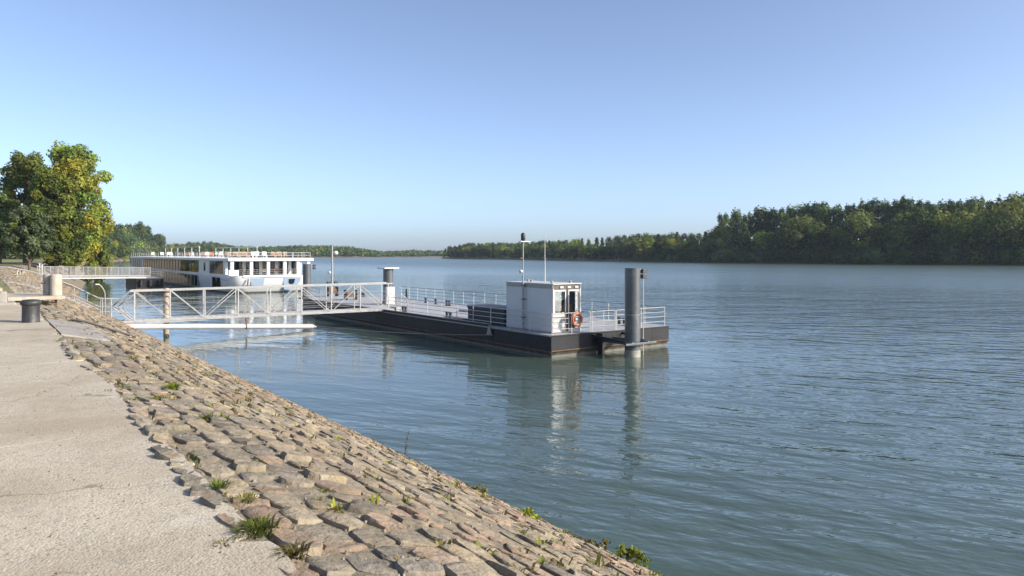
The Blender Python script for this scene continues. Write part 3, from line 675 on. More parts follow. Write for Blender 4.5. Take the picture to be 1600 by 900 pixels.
# ------------------------------------------------------------------ far left bank: trees behind the ship, then the distant wooded shore
LX = [140, 165, 200, 240, 270, 330, 400, 470, 550, 620, 690, 760]
LY = [330, 440, 520, 620, 700, 800, 880, 920, 960, 1000, 1040, 1090]
LTX = [140, 160, 175, 200, 216, 228, 240, 252, 260, 275, 300, 330, 350, 370, 420, 470, 520, 545, 560, 600, 640, 690, 760]
LTY = [352, 352, 350, 346, 345, 352, 364, 366, 376, 380, 376, 377, 381, 384, 385, 383, 383, 384, 387, 392, 390, 391, 391]
def lb(px): return float(np.interp(px, LX, LY))
mb = MB(); pxs = list(range(120, 781, 15))
for px in pxs:
    y = lb(px); x = (px-800)/F*y; d = Vector((x, y)).normalized()
    for off, z in ((-4, -1.5), (0, 0.0), (4, 0.8), (14, 1.6), (60, 2.5), (600, 5)):
        mb.v.append((x + d.x*off, y + d.y*off, z))
for i in range(len(pxs)-1):
    for j in range(5):
        a = i*6 + j; mb.f.append((a, a+6, a+7, a+1))
tag(mesh_obj('distant_bank', mb.v, mb.f, EARTH, smooth=180), kind='structure')
def at_left(px, back):
    y = lb(px); x = (px-800)/F*y; L = math.hypot(x, y); return x*(1+back/L), y*(1+back/L)
def ltop(px, y, z): return (Y0 - float(np.interp(px, LTX, LTY)))*y/F + H - z
px = 140
while px < 262:
    x, y = at_left(px, r.uniform(14, 24)); h = ltop(px, y, 1.8)*r.uniform(0.92, 1.02)
    plant_tree(r.choice(['poplar1', 'poplar3', 'tuftpine', 'round3']), 'bank_tree', x, y, 1.8, h, nth('tl') + ' tall dark tree from the left behind the willows beside the golden tree', group='tall trees behind the left willows', wscale=r.uniform(0.9, 1.25))
    px += r.uniform(7, 12)
for k, pxb in enumerate((-34, -14, 8, 28, 52, 74)):
    yb = 185 + 12*(k % 3); x, y = px_to(pxb, yb); v_, u_ = W2B(x, y)
    plant_tree(['round3', 'round1', 'shrub2'][k % 3], 'lawn_tree', x, y, 3.55, 8.5 + 2.5*(k % 2), nth('lawn') + ' low dark tree from the left closing the view behind the lawn', group='trees behind the lawn')
px = 150
while px < 262:
    x, y = at_left(px, r.uniform(4, 9)); h = ltop(px, y, 1.2)*r.uniform(0.50, 0.70)
    plant_tree(r.choice(['shrub1', 'shrub1', 'round2']), 'willow_tree', x, y, 1.0, h, nth('wil') + ' rounded grey green willow from the left at the water left of the ship', group='willows on the left shore', wscale=r.uniform(0.75, 0.95))
    px += r.uniform(8, 13)
px = 266
while px < 400:
    x, y = at_left(px, r.uniform(8, 20)); h = ltop(px, y, 1.8)*r.uniform(0.86, 1.02)
    plant_tree(r.choice(['round1', 'round3', 'round2']), 'bank_tree', x, y, 1.8, h, nth('abv') + ' rounded distant tree from the left showing above the ship roof', group='distant trees above the ship', wscale=r.uniform(0.95, 1.3))
    px += r.uniform(6, 11)
blobs = []
for i in range(1500):
    px = r.uniform(330, 770); back = r.uniform(4, 60); x, y = at_left(px, back); h = ltop(px, y, 2)*(r.uniform(0.35, 1.0) if back < 25 else r.uniform(0.75, 1.06))*(0.6 + 0.4*min(1, back/25))
    w_ = r.uniform(3.0, 6.0); bz = min(w_*0.9, h*0.5)
    blobs.append((x, y, 1.5 + max(bz*0.6, h - bz), w_, w_, bz, tuple(c*r.uniform(0.8, 1.2) for c in r.choice(GREENS['mid'] + GREENS['dark']))))
V, Q, col = leaf_cloud(blobs, 60000, 2.0, np.random.RandomState(6), spread=(0.5, 1.05))
tag(tris_obj('distant_wood', V, Q, col, LEAF), kind='stuff')

# ------------------------------------------------------------------ railings
def railing(root, pts, hgt, nr, step, mpost, mrail, z_of=None, r_post=0.024, r_rail=0.018, top_r=0.024, posts_at=None):
    """posts and rails along a polyline of (v,u,z); every post and every rail a part"""
    for q, (a, b) in enumerate(zip(pts[:-1], pts[1:])):
        a = Vector(a); b = Vector(b); L = (b - a).length; n = max(1, round(L/step))
        for i in range(n + 1):
            if i == 0 and q > 0: continue
            p = a.lerp(b, i/n)
            part('railing_post', MB().tube([p, p + Vector((0, 0, hgt))], r_post, 8), mpost, root, smooth=50)
        for k in range(nr):
            zz = hgt*(1 - k/nr) - (0 if k else 0.0)
            rr = top_r if k == 0 else r_rail
            part('top_rail' if k == 0 else 'rail', MB().tube([a + Vector((0, 0, zz)), b + Vector((0, 0, zz))], rr, 8), mrail, root, smooth=50)

# ------------------------------------------------------------------ pontoon
PD = 1.12
pontoon = thing('landing_pontoon', 'long black steel landing pontoon with grey deck and white railings in the river', 'pontoon', 26.8, 49.0, 0)
plan = [(23.0, 28.4), (31.5, 28.4), (31.5, 62.0), (28.4, 70.0), (25.6, 70.0), (23.0, 60.0)]
def inset(poly, k):
    cx = sum(p[0] for p in poly)/len(poly); cy = sum(p[1] for p in poly)/len(poly)
    return [(p[0] + (cx - p[0])/abs(cx - p[0])*k, p[1] + (cy - p[1])/abs(cy - p[1])*k) for p in poly]
lo = inset(plan, 0.10)
hull = MB(); hull.loft([[(x, y, -0.6) for x, y in lo], [(x, y, 0.12) for x, y in lo], [(x, y, 0.3) for x, y in plan], [(x, y, PD) for x, y in plan]])
part('hull', hull, HULL, pontoon)
part('deck', MB().prism(inset(plan, 0.06), PD - 0.02, PD + 0.006), DECK, pontoon)
for i in range(len(plan)):
    (x0, y0), (x1, y1) = plan[i], plan[(i+1) % 6]
    part('rubbing_strake', MB().bar((x0, y0, PD - 0.03), (x1, y1, PD - 0.03), 0.09, 0.07), GALV if i in (1, 5) else HULL, pontoon, bevel=0.01)
part('chine_strake', MB().bar((22.99, 28.42, 0.28), (22.99, 60, 0.28), 0.06, 0.06), RUST, pontoon)
part('front_strake', MB().bar((23.0, 28.38, 0.34), (31.5, 28.38, 0.34), 0.05, 0.05), RUST, pontoon)
for k in range(11):
    u = 30.6 + 2.9*k; part('plate_seam', MB().box(22.992, 23.01, u, u + 0.03, 0.34, PD - 0.08), HULL, pontoon)
for k in range(4):
    v = 24.9 + 1.75*k; part('plate_seam', MB().box(v, v + 0.03, 28.39, 28.41, 0.38, PD - 0.08), HULL, pontoon)
# raised coaming on the far stretch of the shore side and its end bracket
part('coaming', MB().box(22.97, 23.06, 33.9, 59.9, PD - 0.1, PD + 0.14), HULL, pontoon, bevel=0.01)
part('coaming_cap', MB().box(22.95, 23.10, 33.9, 59.9, PD + 0.14, PD + 0.17), GALV, pontoon)
part('end_bracket', MB().add([(22.93, 33.5, PD - 0.45), (22.93, 33.95, PD - 0.45), (22.93, 33.75, PD + 0.1), (22.85, 33.5, PD - 0.45), (22.85, 33.95, PD - 0.45), (22.85, 33.75, PD + 0.1)],
     [(0,1,2), (5,4,3), (0,3,4,1), (1,4,5,2), (2,5,3,0)]), GALV, pontoon)
railing(pontoon, [(23.18, 28.6, PD), (23.18, 46.6, PD)], 1.05, 4, 1.85, WHITE, WHITE)
railing(pontoon, [(23.18, 28.58, PD), (25.75, 28.58, PD)], 1.05, 4, 1.3, WHITE, GALV)
railing(pontoon, [(25.85, 28.58, PD), (27.5, 28.58, PD)], 1.05, 4, 0.85, WHITE, GALV)
railing(pontoon, [(27.6, 28.58, PD), (31.35, 28.58, PD), (31.35, 60.5, PD)], 1.05, 4, 1.5, WHITE, GALV)
railing(pontoon, [(25.7, 69.8, PD), (23.3, 59.6, PD)], 1.05, 3, 2.0, GALV, GALV)
def bitt(v, u, twin=True, k=1.0):
    root = part('bitt_base', MB().box(v - 0.14*k, v + 0.14*k, u - (0.36 if twin else 0.14)*k, u + (0.36 if twin else 0.14)*k, PD, PD + 0.03), BLACK, pontoon)
    for du in ((-0.2, 0.2) if twin else (0,)):
        part('bitt_post', MB().lathe([(0.09*k, PD + 0.03), (0.085*k, PD + 0.34*k), (0.115*k, PD + 0.36*k), (0.11*k, PD + 0.43*k)], v, u + du*k, 14), BLACK, root, smooth=40)
for v, u, tw in ((23.7, 39.4, True), (23.75, 45.4, True), (29.6, 49.3, True), (29.8, 53.2, False), (29.7, 51.4, False), (29.9, 36.0, False), (29.6, 30.2, True), (29.2, 64.0, True)):
    bitt(v, u, tw)
for v, u in ((29.95, 56.8), (30.2, 38.6)):
    part('fender', MB().tube([(v, u, PD + 0.25), (v, u, PD + 0.35), (v, u, PD + 0.95), (v, u, PD + 1.02)], [0.05, 0.11, 0.11, 0.05], 10), BLACK, pontoon, smooth=50)
part('lamp_pole', MB().tube([(29.2, 55.2, PD), (29.2, 55.2, PD + 2.0), (29.3, 55.2, PD + 2.06)], 0.025, 6), GALV, pontoon, smooth=50)
part('deck_plate', MB().box(23.6, 25.3, 36.9, 40.8, PD + 0.006, PD + 0.03), GALV, pontoon)
part('deck_cable', MB().tube([(24.0 + 0.5*math.sin(i*0.9), 37.0 + 0.12*i, PD + 0.05) for i in range(30)], 0.035, 6), RUBBER, pontoon, smooth=50)
part('hatch', MB().box(27.4, 28.6, 43.0, 44.2, PD, PD + 0.14), DECK, pontoon, bevel=0.02)
# pile guides at both ends
for u0, sgn in ((28.4, -1), (70.0, 1)):
    up = 26.5 if sgn < 0 else 71.9
    for dvv in (-0.55, 0.55):
        part('guide_arm', MB().bar((26.7 + dvv, u0 - sgn*0.2, 0.72), (26.7 + dvv, up + sgn*0.62, 0.72), 0.14, 0.16), PILE, pontoon, bevel=0.01)
    part('guide_crossbar', MB().bar((25.6 if sgn < 0 else 26.1, up + sgn*0.62, 0.72), (27.3 if sgn > 0 else 27.75, up + sgn*0.62, 0.72), 0.12, 0.10), PILE, pontoon, bevel=0.01)
    for dvv in (-1.0, 1.2):
        part('guide_gusset', MB().bar((26.7 + dvv, u0 + 0.0*sgn, 0.95), (26.7 + dvv*0.5, up + sgn*0.4, 0.75), 0.1, 0.1), HULL, pontoon)
part('guide_fender', MB().box(26.05, 26.22, 28.0, 28.40, -0.3, PD - 0.05), RUBBER, pontoon, bevel=0.02)

# tall clutter at the far end of the pontoon: hand winches and a lamp mast
for v, u, lab in ((26.4, 60.5, 'black hand winch on the pontoon deck nearest the capped column'), (27.2, 66.6, 'black hand winch at the foot of the lamp mast on the pontoon')):
    w_ = thing('hand_winch', lab, 'winch', v, u, PD, 'winches on the pontoon')
    part('frame', MB().box(v - 0.5, v - 0.42, u - 0.35, u + 0.35, PD, PD + 0.9).box(v + 0.42, v + 0.5, u - 0.35, u + 0.35, PD, PD + 0.9), BLACK, w_, bevel=0.02)
    part('drum', MB().tube([(v - 0.42, u, PD + 0.55), (v + 0.42, u, PD + 0.55)], 0.26, 14), RUST, w_, smooth=40)
    part('crank', MB().tube([(v + 0.5, u, PD + 0.55), (v + 0.7, u, PD + 0.55), (v + 0.7, u + 0.3, PD + 0.85), (v + 0.9, u + 0.3, PD + 0.85)], 0.025, 6), GALV, w_)
lm = thing('lamp_mast', 'slim grey lamp mast with round white lamp at the far end of the pontoon', 'lamp', 26.7, 65.4, PD)
part('pole', MB().tube([(26.7, 65.4, PD), (26.7, 65.4, 5.9)], [0.10, 0.07], 10), GALV, lm, smooth=50)
part('lamp_head', MB().lathe([(0.05, 5.05), (0.2, 5.12), (0.24, 5.25), (0.18, 5.4), (0.04, 5.44)], 27.05, 65.4, 14), WHITE, lm, smooth=60)
part('lamp_arm', MB().bar((26.7, 65.4, 5.3), (27.0, 65.4, 5.3), 0.05), GALV, lm)
part('small_lamp', MB().lathe([(0.04, 3.3), (0.13, 3.36), (0.13, 3.5), (0.04, 3.55)], 26.45, 65.4, 10), WHITE, lm, smooth=60)
part('bracket', MB().box(26.3, 27.2, 65.3, 65.5, 2.15, 2.25), BLACK, lm)
for dvv in (-0.35, 0.35):
    part('floodlight', MB().box(26.7 + dvv - 0.17, 26.7 + dvv + 0.17, 65.2, 65.45, 2.2, 2.6), BLACK, lm, bevel=0.03)

# ------------------------------------------------------------------ steel piles
def pile(v, u, top, r, label, lamp=True, cap=False, base=-2.5):
    p = thing('mooring_pile', label, 'pile', v, u, base)
    part('shaft', MB().lathe([(r, base), (r, 0.0), (r, top - 0.02), (r - 0.02, top)], v, u, 32), PILE, p, smooth=40)
    part('waterline_crust', MB().lathe([(r + 0.006, -0.3), (r + 0.012, 0.08), (r + 0.004, 0.34)], v, u, 32, cap=False), mat('pale_crust', (0.30, 0.29, 0.25), 0.9, 0, 0.35, 6), p, smooth=60)
    part('weld_ring', MB().lathe([(r + 0.002, 2.1), (r + 0.014, 2.115), (r + 0.002, 2.13)], v, u, 32, cap=False), GALV, p, smooth=60)
    if cap: part('cap_plate', MB().box(v - 0.62, v + 0.62, u - 0.62, u + 0.62, top, top + 0.10), WHITE, p, bevel=0.01)
    if lamp:
        part('lamp_arm', MB().bar((v + r*0.9, u, top - 0.08), (v + r + 0.52, u, top - 0.08), 0.05, 0.04).bar((v + r*0.9, u, top - 0.32), (v + r + 0.25, u, top - 0.32), 0.05, 0.04), GALV, p)
        for z in (top - 0.28, top - 0.55):
            part('signal_lamp', MB().box(v + r + 0.22, v + r + 0.5, u - 0.14, u + 0.14, z, z + 0.22), BLACK, p, bevel=0.02)
        part('lamp_frame', MB().bar((v + r + 0.52, u, top - 0.06), (v + r + 0.52, u, top - 0.58), 0.03), GALV, p)
    return p
pile(26.72, 26.5, 4.47, 0.39, 'thick grey steel pile with twin signal lamps in front of the pontoon')
pile(26.7, 71.9, 4.15, 0.40, 'thick grey steel pile at the far end of the pontoon before the ship bow')
col = thing('capped_column', 'grey round column with wide white cap plate standing on the pontoon deck', 'column', 26.6, 53.6, PD)
part('shaft', MB().lathe([(0.40, PD), (0.40, 3.98)], 26.6, 53.6, 28), PILE, col, smooth=40)
part('cap_plate', MB().box(25.95, 27.25, 52.95, 54.25, 3.98, 4.08), WHITE, col, bevel=0.01)
part('collar', MB().lathe([(0.5, PD), (0.5, PD + 0.25)], 26.6, 53.6, 28), GALV, col, smooth=40)
part('control_box', MB().box(26.05, 26.75, 52.75, 53.15, PD + 0.05, 2.55), WHITE, col, bevel=0.02)
part('gauge_staff', MB().bar((27.2, 26.7, 3.9), (27.2, 26.7, 3.91), 0.02), GALV, col) if False else None
st = thing('gauge_staff', 'thin pale measuring rod hanging beside the front pile down to the water', 'rod', 27.62, 26.62, -0.5)
part('rod', MB().tube([(27.62, 26.62, -0.5), (27.62, 26.62, 3.92)], 0.022, 6), mat('pale_rod', (0.5, 0.48, 0.40), 0.7), st, smooth=50)
part('clamp', MB().box(27.57, 27.67, 26.57, 26.67, 0.66, 0.78), GALV, st)

# ------------------------------------------------------------------ cabin on the pontoon
CV0, CV1, CU0, CU1, CZ0, CZ1 = 23.55, 25.42, 28.95, 33.0, PD + 0.05, 3.66
cab = thing('control_cabin', 'white box cabin with glazed front on the near end of the pontoon', 'cabin', 24.5, 31, PD)
part('floor_frame', MB().box(CV0 + 0.02, CV1 - 0.02, CU0 + 0.02, CU1 - 0.02, PD + 0.008, CZ0 + 0.03), GALV, cab)
zt = CZ1 - 0.26
half = CU0 + 2.45
part('side_panel', MB().box(CV0, CV0 + 0.05, CU0 + 0.06, half - 0.01, CZ0 + 0.03, zt), PANEL, cab, bevel=0.008)
part('side_panel', MB().box(CV0, CV0 + 0.05, half + 0.01, CU1 - 0.06, CZ0 + 0.03, zt), PANEL, cab, bevel=0.008)
part('side_panel', MB().box(CV1 - 0.05, CV1, CU0 + 0.06, CU1 - 0.06, CZ0 + 0.03, zt), PANEL, cab, bevel=0.008)
part('rear_panel', MB().box(CV0 + 0.06, CV1 - 0.06, CU1 - 0.05, CU1, CZ0 + 0.03, zt), PANEL, cab, bevel=0.008)
for v, u in ((CV0, CU0), (CV1, CU0), (CV0, CU1), (CV1, CU1)):
    sv = 1 if v == CV0 else -1; su = 1 if u == CU0 else -1
    part('corner_post', MB().box(min(v, v + sv*0.058) - 0.004, max(v, v + sv*0.058) + 0.004, min(u, u + su*0.058) - 0.004, max(u, u + su*0.058) + 0.004, CZ0, zt), WHITE, cab, bevel=0.006)
part('roof', MB().box(CV0 - 0.03, CV1 + 0.03, CU0 - 0.05, CU1 + 0.03, CZ1 - 0.05, CZ1), WHITE, cab, bevel=0.012)
for i in range(7):
    a = CU0 + (CU1 - CU0)*i/7; b_ = CU0 + (CU1 - CU0)*(i + 1)/7
    part('fascia_panel', MB().box(CV0 - 0.015, CV0 + 0.03, a + 0.008, b_ - 0.008, zt + 0.002, CZ1 - 0.052), GALV, cab)
part('fascia_panel', MB().box(CV1 - 0.03, CV1 + 0.015, CU0 + 0.01, CU1, zt + 0.002, CZ1 - 0.052), GALV, cab)
part('lintel', MB().box(CV0 + 0.06, CV1 - 0.06, CU0 + 0.02, CU0 + 0.10, zt - 0.06, CZ1 - 0.052), mat('dark_trim', (0.10, 0.085, 0.07), 0.6), cab)
for k in range(3):
    vv = CV0 + 0.45 + k*0.5
    part('lintel_lamp', MB().box(vv, vv + 0.22, CU0 - 0.03, CU0 + 0.018, zt + 0.02, zt + 0.12), WHITE, cab)
mid = (CV0 + CV1)/2 + 0.02
def glazed(v0, v1, nm, split):
    fr = MB()
    for a, b_ in ((v0, v0 + 0.07), (v1 - 0.07, v1)): fr.box(a, b_, CU0 + 0.02, CU0 + 0.075, CZ0 + 0.03, zt - 0.062)
    for z0, z1 in ((CZ0 + 0.03, CZ0 + 0.13), (zt - 0.15, zt - 0.062)): fr.box(v0 + 0.071, v1 - 0.071, CU0 + 0.023, CU0 + 0.072, z0, z1)
    if split: fr.box(v0 + 0.071, v1 - 0.071, CU0 + 0.023, CU0 + 0.072, CZ0 + 0.92, CZ0 + 1.0)
    o = part(nm, fr, WHITE, cab, bevel=0.006)
    part('pane', MB().box(v0 + 0.072, v1 - 0.072, CU0 + 0.04, CU0 + 0.048, CZ0 + (1.0 if split else 0.13), zt - 0.15), CLEAR, o)
    return o
d1 = glazed(CV0 + 0.08, mid - 0.07, 'door', True)
part('door_panel', MB().box(CV0 + 0.151, mid - 0.141, CU0 + 0.035, CU0 + 0.055, CZ0 + 0.13, CZ0 + 0.92), WHITE, d1)
part('blind', MB().box(CV0 + 0.16, mid - 0.15, CU0 + 0.10, CU0 + 0.11, CZ0 + 1.62, zt - 0.15), WHITE, d1)
part('handle', MB().tube([(mid - 0.10, CU0, CZ0 + 1.0), (mid - 0.10, CU0 - 0.04, CZ0 + 1.02), (mid - 0.19, CU0 - 0.04, CZ0 + 1.02)], 0.012, 6), BLACK, d1)
glazed(mid + 0.07, CV1 - 0.08, 'window', False)
part('mullion', MB().box(mid - 0.066, mid + 0.066, CU0 + 0.03, CU0 + 0.09, CZ0 + 0.03, zt - 0.062), BLACK, cab)
part('ceiling_lining', MB().box(CV0 + 0.06, CV1 - 0.06, CU0 + 0.11, CU1 - 0.06, zt - 0.03, zt - 0.01), WHITE, cab)
part('counter', MB().box(CV0 + 0.10, mid - 0.1, CU0 + 0.35, CU0 + 0.8, CZ0 + 0.03, CZ0 + 1.05), mat('faded_red_board', (0.34, 0.12, 0.07), 0.6), cab)
part('orange_board', MB().box(mid + 0.1, CV1 - 0.12, CU0 + 0.5, CU0 + 0.55, CZ0 + 0.03, CZ0 + 1.4), mat('orange_board', (0.50, 0.20, 0.06), 0.6), cab)
part('antenna', MB().tube([(24.3, 30.55, CZ1), (24.3, 30.55, CZ1 + 1.2), (24.3, 30.55, CZ1 + 2.75)], [0.035, 0.022, 0.008], 8), WHITE, cab, smooth=50)
for v, u in ((24.0, 29.6), (24.6, 32.4), (25.0, 29.3), (24.2, 31.6)):
    part('roof_vent', MB().lathe([(0.07, CZ1), (0.07, CZ1 + 0.08), (0.1, CZ1 + 0.09), (0.06, CZ1 + 0.13)], v, u, 10), GALV, cab, smooth=40)
ms = thing('signal_mast', 'slim grey mast with black lantern rising beside the cabin wall', 'mast', 23.42, 31.3, PD)
part('pole', MB().tube([(23.42, 31.3, PD), (23.42, 31.3, 3.7)], 0.055, 10).tube([(23.42, 31.3, 3.7), (23.42, 31.3, 5.85)], 0.032, 10), GALV, ms, smooth=50)
part('lantern', MB().lathe([(0.07, 5.85), (0.12, 5.92), (0.12, 6.2), (0.09, 6.27), (0.04, 6.3)], 23.42, 31.3, 14), BLACK, ms, smooth=40)
part('lantern_tray', MB().box(23.2, 23.85, 31.2, 31.4, 5.80, 5.86), WHITE, ms, bevel=0.02)
part('lamp', MB().lathe([(0.03, 4.15), (0.10, 4.2), (0.10, 4.3), (0.03, 4.34)], 23.28, 31.3, 12), WHITE, ms, smooth=60)
part('bracket', MB().box(23.22, 23.44, 31.26, 31.34, 4.92, 4.98), RUST, ms)
for z in (1.8, 2.75, 3.5): part('clamp', MB().box(23.34, 23.56, 31.22, 31.38, z, z + 0.05), RUST, ms)
tank = thing('covered_crate', 'black tarpaulin covered crate on the deck left of the cabin', 'crate', 24.3, 35.0, PD)
part('body', MB().box(23.62, 25.2, 33.3, 37.1, PD + 0.008, PD + 0.92), TARP, tank, bevel=0.05)
part('cover', MB().add([(23.57, 33.25, PD + 0.86), (25.25, 33.25, PD + 0.86), (25.25, 37.15, PD + 0.86), (23.57, 37.15, PD + 0.86), (23.62, 33.3, PD + 1.0), (25.2, 33.3, PD + 1.02), (25.2, 37.1, PD + 1.0), (23.62, 37.1, PD + 1.03)],
     [(3,2,1,0),(4,5,6,7),(0,1,5,4),(1,2,6,5),(2,3,7,6),(3,0,4,7)]), TARP, tank, bevel=0.03)
# life ring on the front railing
def torus(R_, r_, a0, a1, n=40, k=14):
    mb = MB()
    for i in range(n + 1):
        a = a0 + (a1 - a0)*i/n
        for j in range(k):
            t = 2*math.pi*j/k; rr = R_ + r_*math.cos(t); mb.v.append((rr*math.cos(a), r_*0.8*math.sin(t), rr*math.sin(a)))
    for i in range(n):
        for j in range(k): mb.f.append((i*k+j, i*k+(j+1)%k, (i+1)*k+(j+1)%k, (i+1)*k+j))
    return mb
ring = thing('life_ring', 'orange life ring hanging on the railing in front of the cabin', 'life ring', 24.72, 28.44, 1.84)
def shifted(mb, v, u, z): mb.v = [(x + v, y + u, w + z) for x, y, w in mb.v]; return mb
part('ring', shifted(torus(0.29, 0.078, 0, 2*math.pi), 24.72, 28.44, 1.84), ORANGE, ring, smooth=80)
for k in range(4):
    a = math.pi/4 + k*math.pi/2
    part('band', shifted(torus(0.29, 0.082, a - 0.12, a + 0.12, 6), 24.72, 28.44, 1.84), mat('ring_band', (0.60, 0.25, 0.13), 0.6), ring, smooth=80)
part('grab_line', shifted(torus(0.375, 0.01, 0, 2*math.pi, 40, 6), 24.72, 28.44, 1.84), WHITE, ring, smooth=80)

# ------------------------------------------------------------------ gangway bridge from the bank to the pontoon
GA = Vector((7.13, 49.8, 0)); GB = Vector((23.75, 46.9, 0)); GL = (GB - GA).length; GD = (GB - GA)/GL; GS = Vector((-GD.y, GD.x, 0))   # GS points away from the camera
ga0, gb0 = 1.05, 1.25           # height of the bottom chord at either end
gw, gh = 1.65, 1.84
gang = thing('gangway_bridge', 'white steel truss gangway from the stone bank to the pontoon', 'gangway', GA.x, GA.y, ga0)
def gp(t, side, z):      # t along in metres, side 0 near / 1 far, z above the bottom chord
    p = GA + GD*t + GS*(gw*side); return Vector((p.x, p.y, ga0 + (gb0 - ga0)*t/GL + z))
npan = 8; pl = (GL - 1.0)/npan; t0 = 0.55
for side in (0, 1):
    part('bottom_chord', MB().bar(gp(-0.1, side, 0), gp(GL, side, 0), 0.08, 0.14), GANG, gang, bevel=0.008)
    part('top_chord', MB().bar(gp(t0 - 0.25, side, gh), gp(GL - 0.1, side, gh), 0.08, 0.08), GANG, gang, bevel=0.008)
    for i in range(npan + 1):
        part('post', MB().bar(gp(t0 + i*pl, side, 0.06), gp(t0 + i*pl, side, gh - 0.04), 0.06), GANG, gang)
    for i in range(npan):
        a, b_ = t0 + i*pl, t0 + (i + 1)*pl
        if i in (0, 1, 3, 5, 7): p0, p1 = gp(a + 0.05, side, gh - 0.06), gp(b_ - 0.05, side, 0.08)
        else: p0, p1 = gp(a + 0.05, side, 0.08), gp(b_ - 0.05, side, gh - 0.06)
        part('diagonal', MB().bar(p0, p1, 0.045), GANG, gang)
    for k in range(4):
        zz = 0.38 + 0.30*k
        part('handrail', MB().tube([gp(t0, side, zz) + GS*(0.06 if side == 0 else -0.06), gp(GL - 0.45, side, zz) + GS*(0.06 if side == 0 else -0.06)], 0.013, 6), GALV, gang)
    # the pointed shore end
    part('end_brace', MB().tube([gp(t0 - 0.25, side, gh), gp(-0.62, side, 0.95), gp(0.35, side, 0.04)], 0.035, 8), GANG, gang, smooth=40)
    part('end_brace', MB().tube([gp(t0, side, gh - 0.2), gp(-0.3, side, 0.95), gp(0.45, side, 0.1)], 0.03, 8), GANG, gang, smooth=40)
nb = 48
for i in range(nb):
    a = GL*i/nb
    mb = MB(); q = [gp(a + 0.012, 0.05, 0.03), gp(a + GL/nb - 0.012, 0.05, 0.03), gp(a + GL/nb - 0.012, 0.95, 0.03), gp(a + 0.012, 0.95, 0.03)]
    mb.loft([[tuple(p) for p in q], [(p.x, p.y, p.z + 0.05) for p in q]]); part('deck_board', mb, mat('gangway_board', (0.55, 0.54, 0.50), 0.7, 0, 0.1, 5), gang)
for i in range(npan + 1):
    part('cross_beam', MB().bar(gp(t0 + i*pl, 0.03, -0.05), gp(t0 + i*pl, 0.97, -0.05), 0.08, 0.12), GANG, gang)
for p0, p1 in (((gp(1.2, 0, -0.12)), gp(4.6, 0, -0.06)),):
    part('stiffener', MB().bar(p0, p1, 0.08, 0.10), GANG, gang)
# landing steps at the pontoon end
stp = thing('boarding_steps', 'small grey steel steps with curved rails from the gangway down to the pontoon deck', 'steps', 24.0, 46.3, PD)
for k in range(2):
    part('step', MB().box(23.9 + 0.3*k, 24.25 + 0.3*k, 46.9, 48.3, PD + 0.008, PD + 0.26 - 0.12*k), GALV, stp, bevel=0.01)
for u in (46.8, 48.4):
    part('side_rail', MB().tube([(23.85, u, PD + 0.05), (23.9, u, PD + 1.1), (24.15, u, PD + 1.2), (24.6, u, PD + 0.95), (24.8, u, PD + 0.4), (24.8, u, PD + 0.01)], 0.03, 8), GALV, stp, smooth=50)
    part('side_rail', MB().tube([(23.9, u, PD + 0.6), (24.3, u, PD + 0.75), (24.75, u, PD + 0.5)], 0.022, 8), GALV, stp, smooth=50)
# weathered timber post standing in the gangway
tp = thing('timber_post', 'weathered timber post rising through the near part of the gangway', 'post', 9.55, 50.2, 0)
tpp = Vector((9.55, 50.15, 0))
part('shaft', MB().lathe([(0.17, -1.2), (0.17, 2.85), (0.15, 3.02)], tpp.x, tpp.y, 10), mat('grey_timber', (0.36, 0.31, 0.24), 0.9, 0, 0.3, 8, 0.01, 20), tp, smooth=40)
part('iron_band', MB().lathe([(0.19, 2.72), (0.19, 2.86)], tpp.x, tpp.y, 10), RUST, tp, smooth=40)
# floating spacer boom below the gangway
bm = thing('spacer_boom', 'long pale steel boom pipe lying just above the water below the gangway', 'pipe', 7.0, 48.6, 0)
P0, P1 = Vector((6.95, 48.9, 0.86)), Vector((18.4, 48.7, 0.22))
part('pipe', MB().tube([P0, P1], 0.165, 18), WHITE, bm, smooth=40)
part('end_cap', MB().tube([P1, P1 + (P1 - P0).normalized()*0.35], [0.165, 0.05], 18), WHITE, bm, smooth=40)
q = P0.lerp(P1, 0.62)
part('sling', MB().tube([q + Vector((0, 0, 0.55)), q + Vector((0, -0.19, 0.1)), q + Vector((0, -0.18, -0.1)), q + Vector((0, 0, -0.2)), q + Vector((0, 0.18, 0.0)), q + Vector((0, 0.1, 0.5))], 0.025, 6), RUST, bm, smooth=50)
cb = MB(); A_, B_ = P1 + Vector((0.2, 0, 0.05)), Vector((22.88, 33.3, 0.72))
cb.tube([A_.lerp(B_, i/12) - Vector((0, 0, 0.35*math.sin(math.pi*i/12)*0.5)) for i in range(13)], 0.025, 6)
solo('mooring_cable', cb, mat('cable_grey', (0.22, 0.20, 0.17), 0.7), 'thin slack mooring cable from the boom end to the pontoon side', 'cable', A_.x, A_.y, 0.2, smooth=60)

